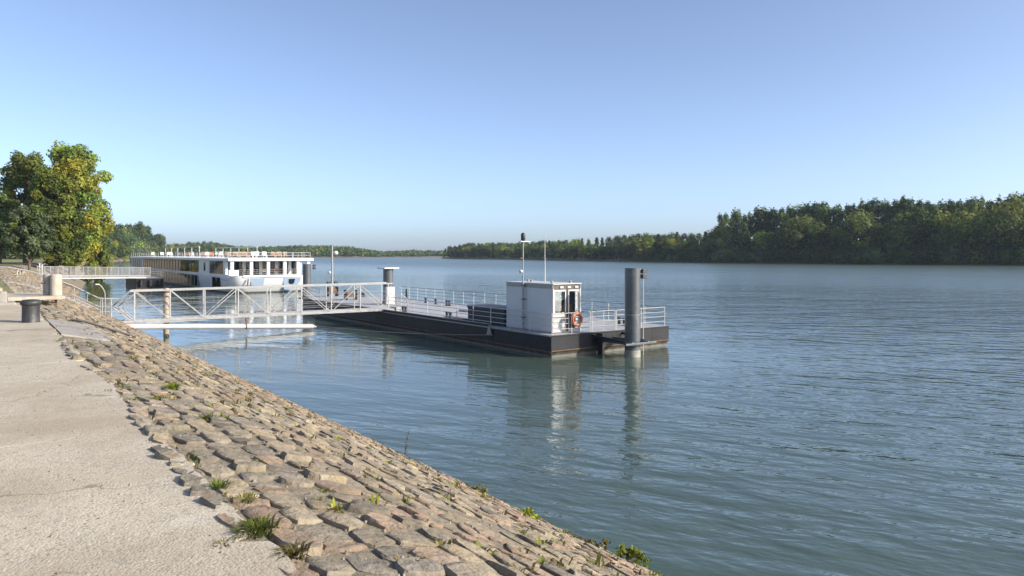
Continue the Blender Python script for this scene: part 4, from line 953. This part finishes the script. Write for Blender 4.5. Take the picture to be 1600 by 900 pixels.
# ------------------------------------------------------------------ shore end of the gangway: stairs, abutment, handrail
ab = thing('gangway_abutment', 'low concrete abutment block carrying the shore end of the gangway', 'abutment', 6.3, 49.8, 1.0)
part('block', MB().box(5.9, 7.35, 48.5, 52.2, 0.35, 1.02), CONC, ab, bevel=0.03)
part('landing_slab', MB().box(4.6, 7.2, 48.7, 52.0, 1.16, 1.32) if False else MB().box(5.2, 7.0, 48.8, 52.0, 1.021, 1.12), CONCD, ab, bevel=0.02)
stair = thing('bank_stairs', 'narrow concrete stairs with tube handrail going down the stone bank to the gangway', 'stairs', 3.6, 50.6, 1.2)
ns = 16
for i in range(ns):
    v0 = 1.3 + (5.3 - 1.3)*i/ns; v1 = 1.3 + (5.3 - 1.3)*(i + 1)/ns
    z = max(bank_z(v0, 50) + 0.06, 1.12)
    part('step', MB().box(v0, v1 + 0.02, 49.6, 51.5, z - 0.25, z), CONCD, stair, bevel=0.01)
hr = [(0.2, 51.6, 3.6 + 0.82), (1.3, 51.6, 3.6 + 0.82), (2.6, 51.6, bank_z(2.6, 50) + 0.92), (4.6, 51.6, bank_z(4.6, 50) + 0.95), (6.0, 51.6, 2.45), (7.3, 51.6, 2.32)]
part('top_rail', MB().tube(hr, 0.035, 8), GALV, stair, smooth=60)
part('mid_rail', MB().tube([(p[0], p[1], p[2] - 0.52) for p in hr[3:]], 0.024, 8), GALV, stair, smooth=60)
part('low_rail', MB().tube([(p[0], p[1] - 1.9, p[2] - 0.7) for p in hr[3:]], 0.024, 8), GALV, stair, smooth=60)
for v in (0.4, 3.0, 4.0, 4.7, 5.4, 6.1, 6.7):
    zt_ = float(np.interp(v, [p[0] for p in hr], [p[2] for p in hr])); zb_ = max(bank_z(v, 51.6), 1.0) - 0.05
    part('rail_post', MB().tube([(v, 51.6, zb_), (v, 51.75, (zb_ + zt_)/2), (v, 51.6, zt_)], 0.025, 6), GALV, stair, smooth=60)
for v in (5.9, 6.35):
    part('gate_post', MB().tube([(v, 49.2, 1.1), (v, 49.2, 2.5)], 0.035, 8), GALV, stair, smooth=60)
sl = thing('stair_lamp', 'small curved grey lamp post at the foot of the bank stairs', 'lamp', 6.2, 50.9, 1.1)
part('pole', MB().tube([(6.25, 50.9, 1.1), (6.25, 50.9, 2.75), (6.18, 50.9, 2.98), (6.05, 50.9, 3.2), (5.92, 50.9, 3.32)], 0.032, 8), GALV, sl, smooth=60)
part('lamp_head', MB().box(5.72, 5.95, 50.83, 50.97, 3.29, 3.36), WHITE, sl, bevel=0.02)

# iron bollard on the promenade and the concrete mooring platform
bx_, by_ = -0.6538*17.15, 17.15; bv, bu = W2B(bx_, by_)
bo = thing('mooring_bollard', 'squat black iron mooring bollard on the concrete promenade', 'bollard', bv, bu, 3.6)
part('body', MB().lathe([(0.20, 3.585), (0.182, 3.63), (0.178, 3.95), (0.185, 4.0)], bv, bu, 28), IRON, bo, smooth=40)
part('cap', MB().lathe([(0.18, 3.99), (0.21, 4.01), (0.222, 4.05), (0.215, 4.09), (0.17, 4.12), (0.08, 4.13)], bv, bu, 28), IRON, bo, smooth=50)
pf = thing('mooring_platform', 'narrow concrete platform on a steel leg jutting over the bank top behind the bollard', 'platform', 1.7, 29.5, 3.5)
part('slab', MB().box(0.75, 2.35, 28.7, 32.0, 3.66, 3.78), CONC, pf, bevel=0.02)
part('leg', MB().bar((2.1, 28.95, bank_z(2.1, 29) - 0.1), (2.1, 28.95, 3.66), 0.07), RUST, pf)
part('leg', MB().bar((2.2, 31.7, bank_z(2.2, 31.7) - 0.1), (2.2, 31.7, 3.66), 0.07), RUST, pf)
part('leg_brace', MB().bar((2.05, 28.97, 3.55), (1.7, 29.0, 3.62), 0.04), RUST, pf)
mp_ = thing('concrete_mooring_post', 'stout twin round concrete mooring post standing on the narrow platform', 'mooring post', 2.05, 30.2, 3.78)
part('post', MB().lathe([(0.185, 3.778), (0.18, 3.9), (0.175, 4.46), (0.16, 4.49)], 2.13, 29.25, 22), CONC, mp_, smooth=40)
part('post', MB().lathe([(0.16, 3.778), (0.155, 4.46), (0.14, 4.49)], 1.93, 29.55, 22), CONCD, mp_, smooth=40)
part('bolt', MB().tube([(1.80, 29.45, 4.2), (1.72, 29.35, 4.2)], 0.03, 8), RUST, mp_)
mk = thing('mooring_block', 'weathered concrete block with rusty ring at the left picture edge', 'block', 0.3, 29.2, 3.6)
part('pier', MB().box(0.30, 0.72, 27.6, 28.2, 3.59, 4.02), CONCD, mk, bevel=0.04)
part('pier', MB().box(-0.55, -0.1, 27.7, 28.3, 3.59, 4.0), CONCD, mk, bevel=0.04)
part('top_slab', MB().box(-0.8, 0.60, 27.5, 28.4, 4.021, 4.13), CONC, mk, bevel=0.02)
part('ring', shifted(torus(0.14, 0.025, 0, 6.28, 20, 8), -0.05, 27.9, 4.28), RUST, mk, smooth=80)
part('foot', MB().box(0.1, 0.95, 27.4, 28.5, 3.585, 3.68), CONCD, mk, bevel=0.03)
dk = MB(); 
pts = [on_bank(1.95 + i*0.2, 22.3 + 0.12*i/7, 0.05) for i in range(8)]
dk.tube(pts, 0.035, 6)
solo('drain_pipe', dk, BLACK, 'dark pipe lying down the stone slope from the promenade slab', 'pipe', pts[0][0], pts[0][1], pts[0][2], smooth=50)

# ------------------------------------------------------------------ second pontoon and gangway at the ship
bg = thing('ship_barge', 'black steel barge pontoon moored beside the cruise ship', 'barge', 21.5, 123, 0)
pb = [(18.6, 119.0), (22.2, 118.6), (22.8, 131), (19.0, 131)]
part('hull', MB().loft([[(x, y, -0.5) for x, y in pb], [(x, y, 1.55) for x, y in pb]]), hull_mat('barge_black', (0.022, 0.022, 0.026), (0.12, 0.08, 0.05)), bg)
part('deck', MB().prism([(x*0.995 + 0.1, y) for x, y in pb], 1.552, 1.56), DECK, bg)
railing(bg, [(18.8, 119.2, 1.55), (22.0, 118.8, 1.55)], 1.0, 3, 1.6, GALV, GALV)
railing(bg, [(22.3, 119.2, 1.55), (22.5, 130, 1.55)], 1.0, 3, 2.4, GALV, GALV)
for i in range(3):
    part('fender', MB().tube([(19.2 + i*1.2, 118.7 - i*0.12, 0.4), (19.2 + i*1.2, 118.7 - i*0.12, 1.3)], 0.2, 10), RUBBER, bg, smooth=50)
sg = thing('ship_gangway', 'far grey gangway with mesh sided railings leading to the cruise ship', 'gangway', 7.1, 112, 2.3)
SA, SB = Vector((6.9, 111.8, 2.35)), Vector((20.6, 119.6, 1.95)); SD = (SB - SA).normalized(); SL = (SB - SA).length; SSd = Vector((-SD.y, SD.x, 0)).normalized()
for sd in (0, 1):
    o_ = SSd*(1.5*sd)
    part('beam', MB().bar(SA + o_ - Vector((0, 0, 0.05)), SB + o_ - Vector((0, 0, 0.05)), 0.12, 0.22), GALV, sg)
    part('top_rail', MB().bar(SA + o_ + Vector((0, 0, 1.15)), SB + o_ + Vector((0, 0, 1.15)), 0.07), GALV, sg)
    nn_ = 9
    for i in range(nn_ + 1):
        p = SA.lerp(SB, i/nn_) + o_; part('post', MB().bar(p, p + Vector((0, 0, 1.2)), 0.08), GALV, sg)
    for i in range(nn_):
        for k in range(7):
            z = Vector((0, 0, 0.18 + 0.135*k)); a, b_ = SA.lerp(SB, (i + 0.03)/nn_) + o_ + z, SA.lerp(SB, (i + 0.97)/nn_) + o_ + z
            part('infill_slat', MB().bar(a, b_, 0.02, 0.035), GALV, sg)
part('deck', MB().bar(SA + SSd*0.75 + Vector((0, 0, 0.02)), SB + SSd*0.75 + Vector((0, 0, 0.02)), 1.4, 0.06), GALV, sg)
part('lower_beam', MB().bar(SA + Vector((1.5, -1.0, -0.35)), SA.lerp(SB, 0.92) + Vector((0.2, -1.2, -0.30)), 0.14, 0.16), WHITE, sg)
part('bank_bearing', MB().box(5.6, 7.4, 110.8, 114.2, 1.0, 2.25), CONC, sg, bevel=0.04)
# rails on the upper bank by the far gangway
fr_ = thing('bank_handrail', 'low pale tube handrail on the grassy bank left of the far gangway', 'handrail', 3.5, 80, 3.0)
pr = [(4.6, 108.6, 3.2), (3.6, 90, 3.5), (2.9, 79, 3.75), (2.75, 77.5, 3.6), (2.7, 77, bank_z(2.7, 77))]
part('top_rail', MB().tube(pr, 0.06, 8), CONC, fr_, smooth=60)
for v, u in ((3.15, 83), (3.75, 92), (4.3, 102)):
    zt_ = float(np.interp(u, [79, 90, 108.6], [3.75, 3.5, 3.2])); part('post', MB().tube([(v, u, bank_z(v, u) - 0.1), (v, u, zt_)], 0.05, 6), CONC, fr_)
for k, (pxp, yy, lab) in enumerate(((62, 96, 'left white gate post at the head of the far gangway'), (66, 97, 'right white gate post at the head of the far gangway'))):
    x, y = px_to(pxp, yy); v, u = W2B(x, y); zb_ = bank_z(v, u)
    g_ = thing('gate_post', lab, 'post', v, u, zb_, 'gate posts of the far gangway')
    part('shaft', MB().bar((v, u, zb_ - 0.1), (v, u, zb_ + 1.3), 0.14), WHITE, g_, bevel=0.01); part('cap', MB().box(v - 0.1, v + 0.1, u - 0.1, u + 0.1, zb_ + 1.3, zb_ + 1.36), WHITE, g_)

# ------------------------------------------------------------------ cruise ship
ship = thing('cruise_ship', 'long white two deck river cruise ship moored beyond the gangway', 'ship', 31.3, 134, 0)
VL, VR, UF, UE = 25.9, 36.9, 97.0, 172.0
hl = []
for z, dl, nose in ((-0.6, 0.7, 2.2), (0.15, 0.35, 1.4), (0.9, 0.1, 0.75), (1.7, 0.0, 0.25), (2.28, 0.0, 0.0)):
    ringp = []
    cr = 1.6 + nose*0.6
    for k in range(7):
        a = math.pi/2*k/6
        ringp.append((VL + dl + cr*(1 - math.sin(a)), UF + nose + cr*(1 - math.cos(a)), z))
    ringp = ringp[::-1]
    ringp = [(VL + dl, UE, z), (VL + dl, 125, z), (VL + dl, 107, z)] + ringp
    for k in range(7):
        a = math.pi/2*k/6
        ringp.append((VR - dl - cr*(1 - math.sin(math.pi/2 - a + 0) if False else 1 - math.sin(a)), UF + nose + cr*(1 - math.cos(a)), z))
    ringp += [(VR - dl, 107, z), (VR - dl, UE, z)]
    hl.append(ringp)
# order check: left flank front-to-back, round the bow, right flank
hl2 = []
for ringp in hl:
    left = [p for p in ringp[:3]]; lc = sorted(ringp[3:10], key=lambda p: -p[1]); rc = sorted(ringp[10:17], key=lambda p: p[1]); right = ringp[17:]
    hl2.append(left + lc + rc + right)
hull_ship = MB(); hull_ship.loft(hl2)
part('hull', hull_ship, SHIPW, ship, smooth=50)
bl = [[(p[0] + (0.02 if p[0] > 31 else -0.02), p[1] - 0.02, z) for p in hl2[1]] for z in (0.02, 0.2)]
part('boot_stripe', MB().loft(bl, cap=False), BLACK, ship)
# lower flank: window strip of the lower deck
n_w = 20; u0w, u1w = 113.5, 158.0
part('side_wall', MB().box(VL - 0.03, VL + 0.25, 97.9, 172, 2.05, 2.45), SHIPW, ship, bevel=0.03)
part('superstructure', MB().box(VL + 0.3, VR - 0.3, 101.0, 171.5, 2.28, 4.2), mat('interior_dark', (0.05, 0.048, 0.045), 0.6), ship)
part('roof_deck', MB().box(VL - 0.12, VR + 0.12, 97.2, 172.2, 4.2, 4.56), SHIPW, ship, bevel=0.05)
part('side_pillar', MB().box(VL, VL + 0.29, 107.2, 113.2, 2.45, 4.2), SHIPW, ship)
part('side_pillar', MB().box(VL, VL + 0.29, 98.9, 100.0, 2.45, 4.2), SHIPW, ship)
part('side_pillar', MB().box(VL, VL + 0.29, 157.9, 159.0, 2.45, 4.2), SHIPW, ship)
part('narrow_window', MB().box(VL - 0.012, VL - 0.002, 109.4, 110.3, 2.75, 4.0), GLASS, ship)
for i in range(n_w):
    a = u0w + (u1w - u0w)*i/n_w; b_ = u0w + (u1w - u0w)*(i + 1)/n_w
    part('upper_window', MB().box(VL + 0.05, VL + 0.09, a + 0.12, b_ - 0.12, 2.455, 4.195), GLASS, ship)
    part('window_mullion', MB().box(VL + 0.02, VL + 0.12, a - 0.12, a + 0.12, 2.455, 4.195), mat('mullion_teal', (0.05, 0.07, 0.08), 0.5), ship)
    lw = part('lower_window', MB().box(VL - 0.05, VL - 0.01, a + 0.10, b_ - 0.10, 0.45, 2.04), GLASS, ship)
    part('window_bar', MB().box(VL - 0.075, VL - 0.02, a - 0.10, a + 0.10, 0.42, 2.05), mat('frame_grey', (0.42, 0.45, 0.48), 0.5), ship)
for i in range(4):
    a = 100.1 + i*1.78; part('lounge_window', MB().box(VL + 0.05, VL + 0.09, a + 0.05, a + 1.72, 2.455, 4.195), GLASS, ship)
for i in range(5):
    a = 159.1 + i*2.5; part('aft_window', MB().box(VL + 0.05, VL + 0.09, a + 0.1, a + 2.4, 2.455, 4.195), mat('aft_screen', (0.42, 0.40, 0.33), 0.4), ship)
    part('aft_post', MB().box(VL + 0.0, VL + 0.12, a - 0.1, a + 0.1, 2.455, 4.195), BLACK, ship)
for i in range(2):
    part('entry_door', MB().box(VL - 0.05, VL - 0.01, 101.5 + i*2.2, 103.3 + i*2.2, 0.55, 2.0), GLASS, ship)
part('flank_groove', MB().box(VL - 0.02, VL + 0.02, 98.6, 101.0, 1.72, 1.78), BLACK, ship)
# front: terrace with posts, glazing and rail; recessed openings in the bow
fv = [VL + 0.45, VL + 2.9, VL + 5.1, VL + 7.3, VL + 9.1, VL + 10.55]
for v in fv:
    part('front_post', MB().box(v - 0.2, v + 0.2, 97.5, 97.95, 2.29, 4.2), SHIPW, ship, bevel=0.02)
for a, b_ in zip(fv[:-1], fv[1:]):
    part('front_window', MB().box(a + 0.25, b_ - 0.25, 100.9, 100.98, 2.5, 4.15), GLASS, ship)
    part('front_frame', MB().box(b_ - 0.22, b_ + 0.22, 100.85, 100.99, 2.3, 4.2) if b_ != fv[-1] else MB().box(b_ - 0.22, b_ + 0.2, 100.85, 100.99, 2.3, 4.2), SHIPW, ship)
part('terrace_deck', MB().box(VL + 0.2, VR - 0.2, 97.15, 101, 2.282, 2.30), DECK, ship)
part('terrace_edge', MB().box(VL + 1.7, VR - 1.7, 96.93, 97.1, 2.1, 2.36), SHIPW, ship, bevel=0.02)
for k in range(3):
    part('terrace_rail', MB().tube([(VL + 1.2, 97.25, 2.55 + 0.27*k), (VR - 0.5, 97.25, 2.55 + 0.27*k)], 0.022, 6), GALV, ship)
for i in range(9):
    v = VL + 1.2 + i*(VR - VL - 1.7)/8; part('terrace_post', MB().tube([(v, 97.25, 2.3), (v, 97.25, 3.12)], 0.025, 6), GALV, ship)
part('bulwark', MB().box(VL + 0.05, VL + 1.3, 97.6, 97.75, 2.29, 3.05), SHIPW, ship, bevel=0.04)
BLUE = mat('recess_blue', (0.33, 0.43, 0.56), 0.5)
def recess(nm, pts):
    part(nm, MB().loft([[(v, 96.985 + (2.28 - z)*0.44 if z < 1.7 else 96.985 + (2.28-z)*0.43, z) for v, z in pts], [(v, 97.4 + (2.28 - z)*0.44, z) for v, z in pts]]), BLUE, ship)
recess('bow_recess', [(VL + 2.6, 1.95), (VL + 2.9, 1.0), (VL + 4.4, 0.95), (VL + 4.5, 1.95)])
recess('bow_recess', [(VL + 6.9, 1.95), (VL + 7.3, 0.35), (VL + 8.2, 0.3), (VL + 9.2, 1.2), (VL + 9.4, 1.95)])
part('bow_window', MB().loft([[(v, 96.95 + (2.28 - z)*0.44, z) for v, z in ((VL + 7.7, 1.8), (VL + 7.75, 1.25), (VL + 7.95, 1.1), (VL + 8.3, 1.1), (VL + 8.5, 1.25), (VL + 8.55, 1.8))], [(v, 97.1 + (2.28 - z)*0.44, z) for v, z in ((VL + 7.7, 1.8), (VL + 7.75, 1.25), (VL + 7.95, 1.1), (VL + 8.3, 1.1), (VL + 8.5, 1.25), (VL + 8.55, 1.8))]]), GLASS, ship)
part('anchor', MB().bar((VL + 2.3, 96.9, 1.9), (VL + 2.3, 97.3, 0.9), 0.12).bar((VL + 2.0, 97.2, 1.0), (VL + 2.6, 97.2, 1.0), 0.14), RUST, ship)
# sun deck: rails, awning frame, deck chairs
for v, ua, ub in ((VL + 0.05, 98, 171.5), (VR - 0.05, 98, 171.5)):
    for k in range(2): part('sundeck_rail', MB().tube([(v, ua, 4.95 + 0.35*k), (v, ub, 4.95 + 0.35*k)], 0.028, 6), WHITE, ship)
    for i in range(32):
        u = ua + (ub - ua)*i/31; part('sundeck_post', MB().tube([(v, u, 4.56), (v, u, 5.32)], 0.03, 6), WHITE, ship)
for k in range(2): part('sundeck_rail', MB().tube([(VL + 0.05, 98, 4.95 + 0.35*k), (VR - 0.05, 98, 4.95 + 0.35*k)], 0.028, 6), WHITE, ship)
for i in range(1, 9):
    v = VL + (VR - VL)*i/9; part('sundeck_post', MB().tube([(v, 98, 4.56), (v, 98, 5.32)], 0.03, 6), WHITE, ship)
for u in (118, 123, 128, 133, 138, 143):
    part('awning_post', MB().tube([(VL + 1.2, u, 4.56), (VL + 1.2, u, 6.2)], 0.05, 6), WHITE, ship); part('awning_post', MB().tube([(VR - 1.2, u, 4.56), (VR - 1.2, u, 6.2)], 0.05, 6), WHITE, ship)
part('awning_frame', MB().bar((VL + 1.2, 118, 6.22), (VL + 1.2, 143, 6.22), 0.14, 0.12).bar((VR - 1.2, 118, 6.22), (VR - 1.2, 143, 6.22), 0.14, 0.12), WHITE, ship)
rr_ = random.Random(4)
cm = [mat('chair_white', (0.6, 0.6, 0.58), 0.6), mat('chair_orange', (0.34, 0.14, 0.07), 0.6), mat('chair_tan', (0.22, 0.16, 0.10), 0.6), mat('chair_dark', (0.10, 0.09, 0.09), 0.6)]
for i in range(34):
    v, u = VL + rr_.uniform(0.8, 9.8), (98.6 + i*0.6 if i < 14 else 107 + (i - 14)*2.9) + rr_.uniform(-0.2, 0.2)
    m_ = cm[rr_.choice([0, 1, 2, 3, 0, 2]) if i < 24 else rr_.choice([0, 0, 3])]
    ch = thing('deck_chair', 'small chair among the rows on the ship sun deck', 'chair', v, u, 4.56, 'chairs on the ship sun deck')
    part('seat', MB().box(v - 0.28, v + 0.28, u - 0.28, u + 0.28, 4.90, 4.97), m_, ch); part('backrest', MB().box(v - 0.28, v + 0.28, u + 0.24, u + 0.3, 4.971, 5.45), m_, ch)
    for a, b_ in ((-1, -1), (1, -1), (-1, 1), (1, 1)): part('leg', MB().bar((v + a*0.24, u + b_*0.22, 4.56), (v + a*0.24, u + b_*0.22, 4.90), 0.04), m_, ch)
for i in range(6):
    v, u = VL + 2.2 + i*1.45, 98.9 + rr_.uniform(-0.3, 0.5); m_ = cm[rr_.choice([1, 2, 2])]
    ch = thing('terrace_chair', 'brown chair on the ship front terrace behind the rail', 'chair', v, u, 2.3, 'chairs on the ship front terrace')
    part('seat', MB().box(v - 0.26, v + 0.26, u - 0.26, u + 0.26, 2.72, 2.78), m_, ch); part('backrest', MB().box(v - 0.26, v + 0.26, u + 0.22, u + 0.27, 2.781, 3.2), m_, ch)
    for a, b_ in ((-1, -1), (1, -1), (-1, 1), (1, 1)): part('leg', MB().bar((v + a*0.23, u + b_*0.2, 2.3), (v + a*0.23, u + b_*0.2, 2.72), 0.04), m_, ch)

# ------------------------------------------------------------------ weeds
WEED = leaf_mat('weed', 0.35)
def tuft(c, n, h, spread, rs_, col, wide=0.008, lean=0.6):
    V = []; Q = []; cc = []
    for i in range(n):
        a = rs_.uniform(0, 2*math.pi); d = np.array([math.cos(a), math.sin(a), 0]); p = np.array(c) + d*spread*rs_.uniform(0, 0.5) - np.array([0, 0, 0.02])
        L = h*rs_.uniform(0.5, 1.15); l = lean*rs_.uniform(0.3, 1.3); s_ = np.array([-d[1], d[0], 0])*wide*rs_.uniform(0.7, 1.4)
        p1 = p + np.array([0, 0, L*0.6]) + d*L*l*0.35; p2 = p + np.array([0, 0, L*(0.95 - 0.35*l)]) + d*L*l
        k = len(V); V += [p - s_, p + s_, p1 + s_*0.8, p1 - s_*0.8, p2 + s_*0.1, p2 - s_*0.1]; Q += [(k, k+1, k+2, k+3), (k+3, k+2, k+4, k+5)]
        q = np.array(col)*rs_.uniform(0.7, 1.3); cc += [q, q]
    return V, Q, cc
def weed_leaves(c, n, h, spread, size, rs_, col):
    blobs = [(c[0] + spread*rs_.uniform(-0.5, 0.5), c[1] + spread*rs_.uniform(-0.5, 0.5), c[2] + h*rs_.uniform(0.2, 0.8), spread*0.4, spread*0.4, h*0.3, col) for _ in range(6)]
    V, Q, cl = leaf_cloud(blobs, n, size, rs_, spread=(0.2, 1.1), bias=0.3)
    return list(V), [tuple(q) for q in Q], list(cl)
def on_px(px, py, v):     # bank point seen at px, at distance v from the bank axis
    k = (px - 800)/F; u = v*(N[0] - k*N[1])/(k*T[1] - T[0]); return u
GR, OL, YG = (0.15, 0.19, 0.035), (0.20, 0.18, 0.06), (0.22, 0.26, 0.035)
rs_ = np.random.RandomState(9)
named = [('grass_tuft', 405, 1.32, 170, 0.08, 0.26, GR, 'largest green grass tuft at the near edge of the concrete promenade'),
         ('grass_tuft', 383, 1.42, 80, 0.065, 0.15, OL, 'olive grass tuft just behind the largest tuft at the promenade edge'),
         ('grass_tuft', 460, 1.38, 90, 0.07, 0.18, OL, 'grass tuft at the bottom of the picture where promenade meets stones'),
         ('grass_tuft', 343, 1.34, 60, 0.075, 0.12, GR, 'small grass tuft in a dark gap at the promenade edge'),
         ('grass_tuft', 350, 1.10, 30, 0.05, 0.12, OL, 'tiny grass sprig on the concrete left of the largest tuft'),
         ('grass_tuft', 270, 2.05, 110, 0.13, 0.18, YG, 'fresh bright green weed clump between stones in the upper slope'),
         ('grass_tuft', 322, 1.95, 60, 0.075, 0.2, GR, 'low green weed patch among the upper stones right of the promenade')]
for nm, px, v, n, h, sp_, colr, lab in named:
    u = on_px(px, 0, v); z = 3.6 if v < 1.35 else bank_z(v, u) + 0.03
    V, Q, cc = tuft((0, 0, 0), n, h, sp_, rs_, colr, 0.005, 1.15)
    o = tris_obj(nm, np.array(V), np.array(Q), np.array(cc), WEED); x, y = B2W(v, u); o.location = (x, y, z); tag(o, lab, 'grass tuft', 'grass tufts along the promenade edge')
for nm, px, v, n, h, sp_, sz, colr, lab in (('leafy_weed', 980, 8.35, 130, 0.30, 0.28, 0.065, YG, 'yellow green leafy weed at the water edge near the bottom right of the stones'),
        ('leafy_weed', 1008, 8.55, 60, 0.30, 0.16, 0.055, GR, 'upright leafy weed furthest right at the water edge'),
        ('leafy_weed', 930, 7.8, 130, 0.14, 0.30, 0.06, OL, 'low spreading weed on the stones left of the yellow green weed'),
        ('leafy_weed', 830, 7.0, 110, 0.14, 0.24, 0.055, YG, 'bright leafy weed patch in the lower slope below the pontoon pile'),
        ('leafy_weed', 750, 7.3, 100, 0.12, 0.24, 0.05, OL, 'olive weed patch on the lower slope left of the bright patch')):
    u = on_px(px, 0, v); z = bank_z(v, u) + 0.02
    V, Q, cc = weed_leaves((0, 0, 0), n, h, sp_, sz, rs_, colr)
    o = tris_obj(nm, np.array(V), np.array(Q), np.array(cc), WEED); x, y = B2W(v, u); o.location = (x, y, z); tag(o, lab, 'weed', 'leafy weeds on the stone slope')
u = on_px(633, 0, 8.3); z = bank_z(8.3, u)
V, Q, cc = [], [], []
for i in range(70):
    t = i/70; zz = 0.62*t; a = rs_.uniform(0, 6.28); d = np.array([math.cos(a), math.sin(a), 0.4])*0.07*(1.15 - t); p = np.array([0.08*t*t, 0.05*t, zz]); s_ = np.array([-math.sin(a), math.cos(a), 0])*0.018
    k = len(V); V += [p - s_, p + s_, p + d + s_*0.4, p + d - s_*0.4]; Q.append((k, k+1, k+2, k+3)); cc.append(np.array((0.13, 0.11, 0.055))*rs_.uniform(0.7, 1.3))
o = tris_obj('mullein_stalk', np.array(V), np.array(Q), np.array(cc), WEED); x, y = B2W(8.3, u); o.location = (x, y, z); tag(o, 'single dry brown weed stalk standing against the water at the slope foot', 'weed')
# moss and seedlings in the joints: uncountable
V, Q, cc = [], [], []
for i in range(900):
    s_ = rs_.uniform(0, 9.2); u = rs_.uniform(2, 60)**1.0 if rs_.rand() < 0.5 else rs_.uniform(2, 24); v, z, d, nn = slope_frame(s_)
    p = (v + dv(u), u, z + 0.015); big = rs_.rand()
    a, b_, c_ = tuft(p, int(rs_.randint(6, 16)), 0.03 + 0.06*big, 0.10 + 0.12*big, rs_, [GR, OL, YG, OL][rs_.randint(4)], 0.010, 1.0)
    k = len(V); V += a; Q += [tuple(x + k for x in q) for q in b_]; cc += c_
for i in range(170):
    u = rs_.uniform(2, 30); p = (1.31 + rs_.uniform(-0.03, 0.05), u, 3.57)
    a, b_, c_ = tuft(p, int(rs_.randint(6, 14)), 0.05, 0.12, rs_, [GR, OL][rs_.randint(2)], 0.007, 0.8)
    k = len(V); V += a; Q += [tuple(x + k for x in q) for q in b_]; cc += c_
o = tris_obj('joint_weeds', np.array(V), np.array(Q), np.array(cc), WEED); o.rotation_euler = (0, 0, TH); tag(o, kind='stuff')
# gravel lying on the promenade and in the joints
V, Q, cc = [], [], []
for i in range(1500):
    u = rs_.uniform(2.2, 16); v = rs_.uniform(-4, 1.2) if rs_.rand() < 0.55 else rs_.uniform(1.25, 4.0); sz = rs_.uniform(0.004, 0.012)*(1.6 if v > 1.25 else 1)
    z = 3.6 if v < 1.25 else bank_z(v, u) + 0.005
    k = len(V); a = rs_.uniform(0, 3.14); ca, sa = math.cos(a)*sz, math.sin(a)*sz
    b4 = [(v + ca, u + sa, z - 0.01), (v - sa*0.8, u + ca*0.8, z - 0.01), (v - ca, u - sa, z - 0.01), (v + sa*0.8, u - ca*0.8, z - 0.01)]
    V += b4 + [(v + (p[0] - v)*0.6, u + (p[1] - u)*0.6, z + sz*0.8) for p in b4]
    Q += [(k+j, k+(j+1)%4, k+4+(j+1)%4, k+4+j) for j in range(4)] + [(k+4, k+5, k+6, k+7)]
    q = np.array([(0.24, 0.20, 0.15), (0.30, 0.26, 0.19), (0.16, 0.14, 0.11)][rs_.randint(3)]); cc += [q]*5
o = tris_obj('loose_gravel', np.array(V), np.array(Q), np.array(cc), STONE); o.rotation_euler = (0, 0, TH); tag(o, kind='stuff')

# ------------------------------------------------------------------ air over the river
hm = bpy.data.materials.new('haze_air'); hm.use_nodes = True
hn = hm.node_tree; hn.nodes.remove(hn.nodes['Principled BSDF'])
pv = hn.nodes.new('ShaderNodeVolumePrincipled'); pv.inputs['Color'].default_value = (0.70, 0.84, 1.0, 1); pv.inputs['Density'].default_value = 0.00009
pv.inputs['Anisotropy'].default_value = 0.0
hn.links.new(pv.outputs[0], hn.nodes['Material Output'].inputs['Volume'])
hb = MB().box(-2600, 2600, -600, 3600, -4.6, 46)
tag(mesh_obj('haze', hb.v, hb.f, hm), kind='stuff')
